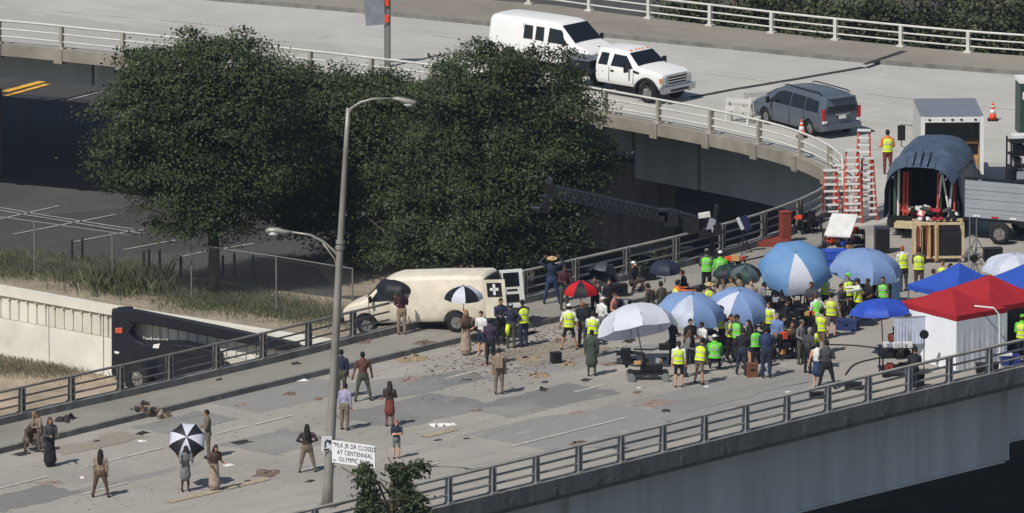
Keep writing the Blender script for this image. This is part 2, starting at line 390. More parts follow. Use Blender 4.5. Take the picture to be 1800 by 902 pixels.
def patch(a, b, w, m):
    PZ[0] += .0012; z = PZ[0]   # asphalt repair strip along the road
    a = at(*a); b = at(*b); s = Vector((-MAIN_DIR.y, MAIN_DIR.x, 0))*w
    pts = [a, b, b+s, a+s]; P2 = []
    for i in range(4):
        p, q = pts[i], pts[(i+1) % 4]; k = 8
        P2 += [p.lerp(q, j/k)+Vector((random.uniform(-.16, .16), random.uniform(-.16, .16), 0)) for j in range(k)]
    MB().prism(P2, .001, z).build('road_patch', m, kind='structure')
for a, b, w_, m_ in (((480, 800), (600, 772), 2.6, M_p1), ((0, 900), (150, 866), 1.8, M_p1), ((700, 755), (880, 712), 3.2, M_p1), ((900, 735), (1090, 690), 2.4, M_p1), ((700, 700), (860, 662), 1.6, M_p1),
                     ((300, 765), (420, 737), 2.0, M_p1), ((1200, 726), (1420, 672), 1.3, M_p1), ((940, 645), (1080, 612), 2.4, M_p2), ((120, 800), (260, 768), 1.2, M_p2)):
    patch(a, b, w_, m_)

# ---------------- retaining wall ----------------
M_cw = mat('cream_precast_concrete', S(216, 212, 199), .8, var=.14, scale=.7, bump=.15)
M_cw2 = mat('cream_precast_dirty', S(200, 196, 182), .8, var=.2, scale=.7, bump=.15)
rw = thing('retaining_wall', 'cream precast retaining wall with fluted panels below the parking lot', 'wall', wall_top[0])
wp = [p-wall_top[0] for p in wall_top[:6]]; Lw = plen(wp)
strip('coping', wp, -.1, .32, -.22, .12, M_cw).parent = rw
pan = MB(); n0 = wn
i = 0; s_ = 0
def wallpt(s, out, z): 
    p, d = along(wp, s); n = Vector((d.y, -d.x, 0)); n = n if n.y < 0 else -n
    return p+n*out+Vector((0, 0, z)), d
start = (wall_top[1]-wall_top[0]).length-8
while s_ < Lw-1.6:
    a, d = wallpt(s_+.02, .1, 0); b, _ = wallpt(s_+2.98, .1, 0)
    if s_ > start-12 and s_ < start+42:
        for z0, z1 in ((-1.18, -.225), (ZG-ZL, -1.2)):
            MB().beam(a+Vector((0, 0, (z0+z1)/2)), b+Vector((0, 0, (z0+z1)/2)), .2, z1-z0).build('panel', M_cw if random.random() < .7 else M_cw2, rw)
        fl = [.25+.38*k for k in range(8)] if i % 3 == 0 else [.35+.5*k for k in range(6)]
        for q in fl:
            c, _ = wallpt(s_+q, .215, 0)
            f = MB(); f.beam(c+Vector((0, 0, -.35)), c+Vector((0, 0, -1.1)), .09, .06, up=d); f.beam(c+Vector((0, 0, -.3)), c+Vector((0, 0, -.36)), .2, .1, up=d); f.build('flute', M_cw2, rw)
    s_ += 3.0; i += 1

# ---------------- railings ----------------
M_rs = mat('weathered_grey_rail', S(152, 149, 142), .5, var=.25, scale=1.5)
M_rd = mat('dark_grey_post', S(112, 110, 106), .6, var=.2, scale=2)
M_rp = mat('grey_plate_post', S(132, 134, 136), .55, var=.2, scale=2)
M_rw = mat('cream_white_rail', S(202, 200, 192), .5, var=.12, scale=1.5)
def railing(label, path, z0, h, spacing, hts, rr, mrail, mpost, style, start=0.3, inset=0., bright=None):
    path = poly_resample([p.copy() for p in path], 1.5); path = offset(path, inset); root = thing('railing', label, 'railing', path[0]); o = path[0].copy()
    for k, hh in enumerate(hts):
        r_ = rr if k == 0 else rr*.72
        mb = MB(); mb.tube([p-o+Vector((0, 0, z0+hh)) for p in path], [(r_, r_*1.0)]*len(path), 8); mb.build('rail', mrail, root, True)
    s = start; L_ = plen(path)
    while s < L_:
        p, d = along(path, s); p = p-o; n = Vector((d.y, -d.x, 0)); mb = MB()
        if style == 'twin':
            for sg in (-.085, .085):
                mb.beam(p+d*sg+Vector((0, 0, z0-.02)), p+d*sg+Vector((0, 0, z0+h-.05)), .2, .025, up=d)
            mb.box(p+Vector((0, 0, z0+.02)), (.3, .3, .04), (0, 0, math.atan2(d.y, d.x)))
            for hh in hts: mb.box(p+Vector((0, 0, z0+hh-.02)), (.16, .16, .1), (0, 0, math.atan2(d.y, d.x)))
        else:
            mb.beam(p+Vector((0, 0, z0-.1)), p+Vector((0, 0, z0+h-.02)), .2, .14, up=d)
            mb.box(p+Vector((0, 0, z0+.03)), (.34, .34, .07), (0, 0, math.atan2(d.y, d.x)))
        mb.build('post', mpost, root); s += spacing
    return root
def sub(path, x0, x1): return [p for p in poly_resample(path, .5) if x0 <= p.x <= x1]
railing('grey steel railing along the near edge of the bridge', sub(near_edge, at(-300, 900).x, at(2200, 600).x), .18, .95, 2.22, (.93, .6, .3), .062, M_rs, M_rp, 'twin', .5, -.1)
lx = at(686, 572, .45).x
le_s = poly_resample(left_edge, .5)
railing('dark railing beside the sidewalk, left of the cream van', [p for p in le_s if p.x <= lx], .45, .92, 2.5, (.9, .58, .28), .05, M_rd, M_rd, 'twin', .6, .14)
railing('grey railing behind the crew, right of the cream van', [p for p in le_s if p.x >= at(905, 520, .45).x], .45, .98, 2.9, (.95, .62, .3), .055, M_rs, M_rd, 'twin', .2, .14)
railing('cream railing on the near edge of the curved ramp', ramp_front+[g for g in gore[:2]], .12, 1.0, 3.0, (.97, .62, .3), .05, M_rw, mat('tan_concrete_post', S(160, 154, 142), .8, var=.15), 'bar', 1.2, .1)
railing('white railing along the far edge of the ramp', ramp_back, .16, .9, 3.1, (.9, .58, .26), .05, M_rw, M_rw, 'bar', 1.5, .15)
# ---------------- vegetation ----------------
def leafmesh(name, centers, size, m, parent=None, up=.6, wid=.5, base=None, **kw):
    """one small bent leaf spray per centre"""
    N = len(centers); c = np.asarray(centers, float)
    nrm = RNG.normal(size=(N, 3)); nrm = nrm*(.42 if base is not None else 1); nrm[:, 2] = np.abs(nrm[:, 2])+up if base is None else nrm[:, 2]; nrm = nrm if base is None else nrm+base; nrm /= np.linalg.norm(nrm, axis=1)[:, None]
    a = RNG.normal(size=(N, 3)); a -= nrm*(a*nrm).sum(1)[:, None]; a /= np.linalg.norm(a, axis=1)[:, None]; b = np.cross(nrm, a)
    sz = size*RNG.uniform(.6, 1.35, (N, 1)); a *= sz; b *= sz*wid
    v = np.empty((N, 4, 3)); v[:, 0] = c-a*.5; v[:, 1] = c+b*.5-nrm*sz*.08; v[:, 2] = c+a*.5-nrm*sz*.1; v[:, 3] = c-b*.5-nrm*sz*.08
    me = bpy.data.meshes.new(name); me.vertices.add(N*4); me.loops.add(N*4); me.polygons.add(N)
    me.vertices.foreach_set('co', v.ravel()); me.loops.foreach_set('vertex_index', np.arange(N*4, dtype=np.int32))
    me.polygons.foreach_set('loop_start', np.arange(0, N*4, 4, dtype=np.int32)); me.update(calc_edges=True)
    me.materials.append(m); o = bpy.data.objects.new(name, me); COL.objects.link(o)
    if parent is not None: o.parent = parent
    tag(o, **kw); return o
def leaf_mat(name, c1, c2, rough=.6):
    m = bpy.data.materials.new(name); m.use_nodes = True; n = m.node_tree.nodes; L = m.node_tree.links; b = n['Principled BSDF']
    b.inputs['Roughness'].default_value = rough; b.inputs['Specular IOR Level'].default_value = .3
    g = n.new('ShaderNodeNewGeometry'); nz = n.new('ShaderNodeTexNoise'); nz.inputs['Scale'].default_value = .9; nz.inputs['Detail'].default_value = 5
    tc = n.new('ShaderNodeTexCoord'); L.new(tc.outputs['Object'], nz.inputs[0])
    ad = n.new('ShaderNodeMath'); ad.operation = 'ADD'; mm_ = n.new('ShaderNodeMath'); mm_.operation = 'MULTIPLY'; mm_.inputs[1].default_value = .6; L.new(g.outputs['Random Per Island'], mm_.inputs[0]); L.new(mm_.outputs[0], ad.inputs[0]); L.new(nz.outputs['Fac'], ad.inputs[1])
    mr = n.new('ShaderNodeMapRange'); mr.inputs[1].default_value = .35; mr.inputs[2].default_value = 1.25; L.new(ad.outputs[0], mr.inputs[0])
    mx = n.new('ShaderNodeMix'); mx.data_type = 'RGBA'; mx.inputs[6].default_value = (*c1, 1); mx.inputs[7].default_value = (*c2, 1)
    L.new(mr.outputs[0], mx.inputs[0]); L.new(mx.outputs[2], b.inputs['Base Color'])
    t = n.new('ShaderNodeBsdfTranslucent'); L.new(mx.outputs[2], t.inputs[0]); ms = n.new('ShaderNodeMixShader'); ms.inputs[0].default_value = .12
    L.new(b.outputs[0], ms.inputs[1]); L.new(t.outputs[0], ms.inputs[2]); L.new(ms.outputs[0], n['Material Output'].inputs[0])
    return m
M_leaf = leaf_mat('dark_green_leaf', (.014, .025, .009), (.068, .094, .030))
M_leaf2 = leaf_mat('olive_leaf', (.03, .042, .018), (.11, .13, .06))
M_bark = mat('bark', S(92, 78, 62), .95, var=.4, scale=6, bump=.8)
def crown_points(lobes, dens, clump=.5, per=26, nrm=False):
    pts = []; nn = []
    for (cx, cy, cz, rx, ry, rz) in lobes:
        k = int(dens*(rx*ry+ry*rz+rx*rz)*4)
        d = RNG.normal(size=(k, 3)); d /= np.linalg.norm(d, axis=1)[:, None]
        rr = RNG.uniform(.3, 1.0, k)**.4
        ns = np.array([noise.noise(Vector((q[0]*2.2+cx, q[1]*2.2+cy, q[2]*2.2+cz))) for q in d]); rr *= 1+.42*ns
        c = np.array([cx, cy, cz])+d*rr[:, None]*np.array([rx, ry, rz])
        for q, dd in zip(c, d):
            n_ = RNG.integers(per//2, per*3//2); s = clump*RNG.uniform(.6, 1.3)
            o = RNG.normal(size=(n_, 3))*np.array([s, s, s*.3]); o[:, 2] -= .28*(o[:, 0]**2+o[:, 1]**2)**.5
            pts.append(q+o)
            if nrm: b_ = dd*.9+np.array([0, 0, .75])+RNG.normal(size=3)*.3+.5*o/s*np.array([1, 1, .3]); nn.append(b_/np.linalg.norm(b_, axis=1)[:, None])
    return (np.concatenate(pts), np.concatenate(nn)) if nrm else np.concatenate(pts)
def tree(label, basepx, lobespx, zb=ZL, Y=None, dens=1.6, leaf=.15, trunk=.22, m=None, name='tree', depthk=1.0, group=None, clump=.46, per=150, spread=.6):
    base = at(*basepx, zb) if Y is None else None
    if Y is not None: q = atY(basepx[0], basepx[1], Y); base = Vector((q.x, q.y, zb))
    sc = 1/ (FPX/(base-CAMPOS).length)
    root = thing(name, label, 'tree', base, group=group); lobes = []
    for i, (px, py, rx, ry) in enumerate(lobespx):
        c = atY(px, py, base.y+math.sin(i*2.1)*spread*rx*sc*.5)-base; lobes.append((c.x, c.y, c.z, rx*sc, rx*sc*depthk, ry*sc))
    top = max(l[2] for l in lobes)
    cx = sum(l[0] for l in lobes)/len(lobes); mb = MB()
    h0 = min(l[2]-l[5]*.6 for l in lobes)
    pts = [Vector((0, 0, -.1)), Vector((.02, 0, max(.6, h0*.6))), Vector((cx*.25, 0, max(1.2, h0+.6))), Vector((cx*.7, 0, (top+h0)/2+.5)), Vector((cx, 0, top))]
    mb.tube(pts, [trunk*1.25, trunk, trunk*.85, trunk*.5, .04], 10)
    for l in lobes:
        a = pts[2].lerp(pts[3], random.uniform(0, .7)); b = Vector(l[:3]); mid = a.lerp(b, .5)+Vector((0, 0, .3))
        mb.tube([a, mid, b, b+Vector((random.uniform(-1, 1), random.uniform(-1, 1), l[5]*.7))], [trunk*.45, trunk*.32, trunk*.2, .02], 6)
        for _ in range(5):
            e = b+Vector((random.uniform(-1, 1)*l[3], random.uniform(-1, 1)*l[4], random.uniform(-.7, .9)*l[5]))*.85
            mb.tube([mid.lerp(b, .5), mid.lerp(e, .6)+Vector((0, 0, .2)), e], [trunk*.18, trunk*.1, .015], 5)
    mb.build('trunk', M_bark, root, True)
    pts, nn = crown_points(lobes, dens, clump, per, True)
    leafmesh('crown', pts, leaf, m or M_leaf, root, base=nn)
    return root
tree('tall dark green tree standing alone at the left end of the row', (376, 520), [(300, 130, 90, 70), (410, 110, 80, 60), (250, 190, 85, 70), (350, 200, 110, 90), (450, 180, 75, 80), (235, 270, 75, 60), (320, 300, 95, 75), (420, 290, 90, 80), (385, 370, 70, 50), (310, 360, 55, 40), (480, 260, 60, 70), (480, 130, 45, 45), (330, 80, 40, 32)])
tree('middle dark tree, lower than its neighbours, behind the lamp post', (622, 474), [(590, 160, 62, 48), (685, 155, 58, 46), (500, 350, 50, 60), (535, 300, 45, 60), (560, 190, 75, 65), (640, 180, 75, 50), (700, 170, 50, 40), (590, 270, 80, 70), (660, 270, 85, 80), (560, 350, 60, 60), (640, 360, 70, 65), (610, 410, 40, 35), (535, 135, 40, 30), (720, 330, 50, 80), (700, 230, 50, 60)])
tree('broad dark tree at the right end of the row beside the ramp', (890, 552), [(860, 130, 90, 70), (940, 140, 80, 60), (800, 170, 70, 60), (1000, 200, 70, 65), (880, 230, 110, 90), (780, 270, 80, 80), (960, 290, 90, 80), (1020, 280, 55, 60), (850, 350, 100, 80), (740, 380, 75, 65), (930, 390, 80, 70), (800, 420, 90, 55), (890, 440, 70, 40), (690, 420, 50, 40), (1000, 370, 40, 60)])
# small tree in front of the near railing, its trunk rises from the low ground
fy = at(700, 930).y-3.0
tree('small leafy tree rising in front of the near railing below the white sign', (690, 1330), [(645, 850, 17, 30), (650, 885, 20, 26), (735, 822, 17, 14), (706, 830, 20, 15), (708, 860, 20, 18), (728, 880, 20, 18), (640, 822, 10, 12), (692, 820, 10, 9), (690, 925, 45, 34), (650, 920, 24, 30), (738, 905, 16, 22)], zb=ZG, Y=fy, dens=32, leaf=.16, trunk=.12, per=12, clump=.14, name='small_tree')
# trees beyond the ramp, along the top right
Yb = at(1400, 20).y+6
names = ['dark bushy tree', 'olive green tree', 'broad dark tree', 'dull green tree', 'olive bushy tree', 'dense dark tree', 'tall olive tree', 'dark tree']
for i, (px, py, rx, ry) in enumerate([(1205, 12, 45, 40), (1290, 10, 75, 50), (1385, 14, 60, 55), (1475, 22, 85, 62), (1575, 30, 75, 62), (1660, 40, 70, 62), (1745, 40, 70, 62), (1830, 45, 60, 60)]):
    lab = '%s behind the far ramp railing, %s' % (names[i], ['first from the left above the pickup truck', 'second from the left', 'third from the left', 'above the dark road joint', 'right of the dark road joint', 'above the grey minivan and box truck', 'above the orange cone', 'at the right edge of the picture'][i])
    tree(lab, (px, py+200), [(px, py-25, rx, ry*1.1), (px-rx*.5, py+22, rx*.65, ry*.7), (px+rx*.5, py+24, rx*.65, ry*.7), (px, py+70, rx, ry)], Y=Yb+(i % 3)*1.5, dens=4.2, leaf=.22, m=M_leaf2 if i % 2 else M_leaf2, group='trees beyond the ramp', clump=.35, per=18)
for i, (px, py) in enumerate([(1575, 76), (1462, 66)]):
    c = at(px, py+10); ly = [(c.x, c.y+.6, .1, .8, .5, .55)]
    t_ = thing('shrub', ['shrub poking through the far ramp railing above the dark road joint', 'small shrub behind the far ramp railing, left of the road joint'][i], 'shrub', (0, 0, 0))
    leafmesh('foliage', crown_points(ly, 7, .2, 14), .15, M_leaf2, t_)
    MB().tube([(c.x, c.y+.9, ZL), (c.x, c.y+.6, .2)], [.06, .03], 6).build('stem', M_bark, t_)
# weeds
M_weed = leaf_mat('dry_weed', (.08, .078, .045), (.27, .245, .165)); M_weed2 = leaf_mat('green_weed', (.045, .06, .028), (.15, .165, .085))
def weeds(name, pxpoly, z, n, h, m, label=None, clumps=60):
    P2 = [at(x, y, z) for x, y in pxpoly]; xs = [p.x for p in P2]; ys = [p.y for p in P2]
    def ins(x, y):
        c = False; j = len(P2)-1
        for i in range(len(P2)):
            if (P2[i].y > y) != (P2[j].y > y) and x < (P2[j].x-P2[i].x)*(y-P2[i].y)/(P2[j].y-P2[i].y)+P2[i].x: c = not c
            j = i
        return c
    V = []; F = []; cl = []
    while len(cl) < clumps:
        x = random.uniform(min(xs), max(xs)); y = random.uniform(min(ys), max(ys))
        if ins(x, y): cl.append((x, y, random.uniform(.35, 1.2)))
    for _ in range(n):
        cx, cy, k = random.choice(cl); x = cx+random.gauss(0, .9); y = cy+random.gauss(0, .9); hh = h*k*random.uniform(.4, 1.2); a = random.uniform(0, 6.28); w_ = random.uniform(.004, .013)
        lx_ = random.gauss(0, .3)*hh; ly_ = random.gauss(0, .3)*hh; o = len(V)
        V += [(x-w_*math.cos(a), y-w_*math.sin(a), z), (x+w_*math.cos(a), y+w_*math.sin(a), z), (x+lx_*.4+w_*1.2, y+ly_*.4, z+hh*.6), (x+lx_, y+ly_, z+hh)]
        F += [(o, o+1, o+2), (o, o+2, o+3)]
    me = bpy.data.meshes.new(name); me.from_pydata(V, [], F); me.materials.append(m); o = bpy.data.objects.new(name, me); COL.objects.link(o); tag(o, kind='stuff'); return o
weeds('weeds', [(-60, 475), (-60, 452), (120, 470), (300, 500), (420, 522), (560, 548), (520, 556), (300, 518), (100, 488)], ZL, 34000, .27, M_weed, clumps=300)
weeds('green_weeds', [(-60, 480), (-60, 452), (100, 462), (260, 480), (260, 500), (100, 484)], ZL, 16000, .34, M_weed2, clumps=110)
weeds('tall_weeds', [(205, 512), (205, 500), (240, 504), (240, 514)], ZL, 1600, .9, M_weed2, clumps=12)
weeds('green_weeds', [(330, 540), (340, 515), (520, 545), (640, 570), (600, 570), (450, 545)], ZL, 14000, .28, M_weed2, clumps=110)
weeds('dry_weeds', [(-60, 645), (-40, 628), (150, 652), (150, 662), (0, 652)], ZG, 8000, .22, M_weed, clumps=60)

# ---------------- fences and bollards in the lot ----------------
M_galv = mat('galvanised_steel', S(128, 128, 124), .5, .3, var=.1)
def chain_fence(label, pxs, z, h, mesh=True):
    b = [at(x, y, z) for x, y in pxs]; root = thing('chain_link_fence', label, 'fence', b[0]); b = [p-b[0] for p in b]
    for p in b: MB().tube([p, p+Vector((0, 0, h))], .035, 6).build('post', M_galv, root)
    MB().tube([p+Vector((0, 0, h-.03)) for p in b], .022, 6).build('rail', M_galv, root)
    if mesh:
        mb = MB()
        for a, c in zip(b[:-1], b[1:]):
            k = int((c-a).length/.16)
            for i in range(-12, k):
                for sg in (0, 1):
                    u0, u1 = i/k, (i+h/.16)/k; z0, z1 = 0, h
                    if u0 < 0: z0 = -u0/(u1-u0)*h; u0 = 0
                    if u1 > 1: z1 = z0+(1-u0)/((i+h/.16)/k-(i/k))*h if i >= 0 else h*(1-i/k)/(h/.16/k); u1 = 1; z1 = min(h, z1)
                    if u1 <= u0 or z1 <= z0: continue
                    if sg: z0, z1 = h-z0, h-z1
                    mb.beam(a.lerp(c, u0)+Vector((0, 0, z0)), a.lerp(c, u1)+Vector((0, 0, z1)), .004, .004)
        mb.build('wire_mesh', M_galv, root, kind='stuff')
    return root
chain_fence('chain link fence through the weeds above the cream wall', [(-90, 466), (61, 487), (198, 507), (337, 528), (486, 550), (620, 572)], ZL, 2.35)
chain_fence('chain link fence in the shade under the ramp at left', [(-40, 290), (45, 270), (115, 260), (186, 244), (300, 225)], ZL, 2.2, False)
bol = None
for i, (px, py) in enumerate([(127, 463), (145, 459), (253, 482), (262, 479), (281, 479), (318, 492), (392, 491), (412, 487), (445, 490)]):
    if bol is None:
        bol = thing('bollard', 'thin dark post standing in the parking lot, leftmost of all behind the fence', 'post', at(px, py, ZL), group='thin posts in the parking lot')
        MB().tube([(0, 0, 0), (0, 0, .95), (0, 0, 1.0)], [.06, .055, .03], 8).build('shaft', M_black, bol)
    else: dup(bol, at(px, py, ZL), label='thin dark post in the parking lot, ' + ['', 'second from the left', 'third from the left, first of the close trio', 'middle of the close trio', 'last of the close trio', 'just left of the lone tree trunk', 'first one right of the lone tree trunk', 'second one right of the lone tree trunk', 'rightmost of all'][i])

# ---------------- lamp post with its signs ----------------
M_pole = mat('brushed_metal_pole', S(152, 148, 140), .45, .25, var=.18, scale=1.2)
M_lens = mat('lamp_glass', S(205, 208, 212), .25, .1)
b0 = at(575, 891, .0); lp = thing('street_lamp', 'tall leaning metal street lamp with two arms, in front of the trees', 'street lamp', b0)
Lp = lambda x, y, dy=0.: atY(x, y, b0.y+dy)-b0
MB().tube([(0, 0, 0), (0, 0, .1)], .3, 10).build('base_plate', M_pole, lp)
MB().tube([Lp(575, 891), Lp(577, 850), Lp(585, 700), Lp(597, 450), Lp(608, 260), Lp(612, 190)], [.2, .17, .15, .12, .085, .07], 12).build('pole', M_pole, lp, True)
MB().tube([Lp(597.5, 438), Lp(598, 432)], .16, 12).build('band', M_pole, lp); MB().tube([Lp(598, 428), Lp(598.5, 423)], .16, 12).build('band', M_pole, lp)
MB().tube([Lp(611, 205), Lp(618, 190), Lp(634, 180), Lp(655, 174), Lp(690, 173)], [.05, .05, .045, .04, .035], 8).build('arm', M_pole, lp, True)
MB().tube([Lp(596, 455), Lp(588, 442), Lp(570, 426), Lp(545, 413), Lp(512, 408)], [.05, .05, .045, .04, .035], 8).build('arm', M_pole, lp, True)
MB().tube([Lp(593, 480), Lp(588, 455), Lp(565, 424)], .025, 6).build('brace', M_pole, lp, True)
for sg, (x0, y0) in ((1, (690, 173)), (-1, (512, 408))):
    pts = [Lp(x0, y0), Lp(x0+sg*10, y0+1), Lp(x0+sg*24, y0+5), Lp(x0+sg*38, y0+8), Lp(x0+sg*42, y0+10)] if sg > 0 else [Lp(x0, y0), Lp(x0-12, y0), Lp(x0-26, y0-3), Lp(x0-40, y0-3), Lp(x0-45, y0-1)]
    hd = MB().tube(pts, [(.05, .05), (.1, .08), (.15, .11), (.13, .1), (.05, .05)], 12, side=(0, 1, 0)).build('lamp_head', M_pole, lp, True)
    q = pts[2]+Vector((sg*.1, 0, -.1)); MB().ball(q, (.2, .14, .1), 10).build('lens', M_lens, hd, True)
def text(s, size, mt, parent, loc, rot, name='lettering', sx=1.):
    c = bpy.data.curves.new('lettering', 'FONT'); c.body = s; c.size = size; c.align_x = 'CENTER'; c.align_y = 'CENTER'; c.extrude = .004; c.space_character = 1.08
    o = bpy.data.objects.new('tmp', c); COL.objects.link(o); me = evalmesh(o); bpy.data.objects.remove(o)
    me.materials.clear(); me.materials.append(mt); q = bpy.data.objects.new(name, me); COL.objects.link(q); q.parent = parent
    q.location = loc; q.rotation_euler = rot; q.scale = (sx, 1, 1); return q
M_sgn = mat('white_sign_face', S(228, 228, 230), .4, var=.05); M_ink = mat('black_ink', S(24, 24, 28), .6)
sl_ = atY(584, 793, b0.y-.22); sg_ = thing('street_sign', 'white road closure sign with black lettering fixed to the lamp post', 'sign', sl_, -R(33))
sc_ = FPX/(sl_-CAMPOS).length; wS = 76/sc_/math.cos(R(33)); hS = 40/sc_
MB().box((wS/2, 0, 0), (wS, .03, hS)).build('sign_board', M_sgn, sg_); 
for i, t_ in enumerate(['MLK JR DR CLOSED', 'AT CENTENNIAL', 'OLYMPIC PARK']): text(t_, .225, M_ink, sg_, (wS/2+.06, -.02, hS*(.31-.31*i)), (R(90), 0, 0), sx=.8)
MB().box((.1, .05, .3), (.12, .14, .05)).build('bracket', M_pole, sg_); MB().box((.1, .05, -.3), (.12, .14, .05)).build('bracket', M_pole, sg_)
s2 = thing('small_sign', 'small white sign with a black curved arrow on the left of the lamp post', 'sign', atY(574, 780, b0.y-.2), R(12))
MB().box((0, 0, 0), (.36, .02, .52)).build('sign_board', M_sgn, s2)
mb = MB(); mb.tube([(-.06, -.02, -.12), (-.05, -.02, .06), (.02, -.02, .14), (.09, -.02, .08)], .022, 6); mb.tube([(.09, -.02, .12), (.1, -.02, -.02)], [.06, .005], 6); mb.box((0, -.02, -.2), (.2, .012, .05)); mb.build('arrow', M_ink, s2)
# sign post on the ramp, seen from behind, with orange cones tied on
c0 = at(683, 118); gp = thing('sign_post', 'grey metal post on the ramp carrying the back of a grey sign', 'sign', c0)
Q = lambda x, y: atY(x, y, c0.y)-c0
MB().tube([(0, 0, 0), Q(683, -60)], .09, 8).build('post', M_galv, gp); MB().tube([Q(677, 118), Q(677, -60)], .04, 8).build('post', M_galv, gp)
MB().beam(Q(641, 18)+Vector((0, -.1, 0)), Q(676, 15)+Vector((0, -.1, 0)), .04, 1.3).build('sign_board', mat('grey_sign_back', S(140, 143, 150), .5, .2), gp)
M_or = mat('orange_plastic', S(228, 78, 40), .5, var=.08)
for y in (3, 32): MB().box(Q(680, y)+Vector((0, -.12, 0)), (.16, .12, .3)).build('orange_tag', M_or, gp)
# ---------------- vehicles ----------------
M_glass = mat('dark_window_glass', S(22, 27, 32), .08, spec=.6, var=.05)
M_wpaint = mat('white_vehicle_paint', S(232, 231, 228), .3, var=.04, scale=1.2)
M_cream = mat('dirty_cream_paint', S(215, 205, 185), .55, var=.16, scale=1.6)
M_greyp = mat('grey_metallic_paint', S(100, 108, 119), .3, .4, var=.05)
M_tyre = mat('tyre_rubber', S(30, 30, 31), .85); M_rim = mat('wheel_metal', S(150, 150, 148), .35, .6)
M_red = mat('red_lamp_lens', S(170, 22, 20), .25, spec=.6); M_amb = mat('amber_lamp_lens', S(225, 120, 40), .3)
M_chrome = mat('chrome', S(180, 183, 188), .15, .9, var=.03); M_trim = mat('black_trim', S(20, 20, 22), .5); M_head = mat('headlight_glass', S(210, 214, 216), .12, .3)
def wheel(root, x, y, z, r, w, side):
    t = MB(); n = 20
    pr = [(r*.62, -w/2), (r*.9, -w/2), (r, -w*.35), (r, w*.35), (r*.9, w/2), (r*.62, w/2)]
    rings = [[(a*math.cos(2*math.pi*j/n), b, a*math.sin(2*math.pi*j/n)) for j in range(n)] for a, b in pr]
    t.loft(rings, caps=False); wo = t.build('wheel', M_tyre, root, True); wo.location = (x, y, z)
    rm = MB(); rm.tube([(0, side*w*.05, 0), (0, side*w*.32, 0)], r*.64, 16)
    for k in range(5):
        a = k*2*math.pi/5; rm.box((r*.38*math.cos(a), side*w*.36, r*.38*math.sin(a)), (r*.34, .03, r*.2), (0, -a, 0))
    rm.tube([(0, side*w*.3, 0), (0, side*w*.46, 0)], [r*.2, r*.14], 10); rm.build('rim', M_rim, wo)
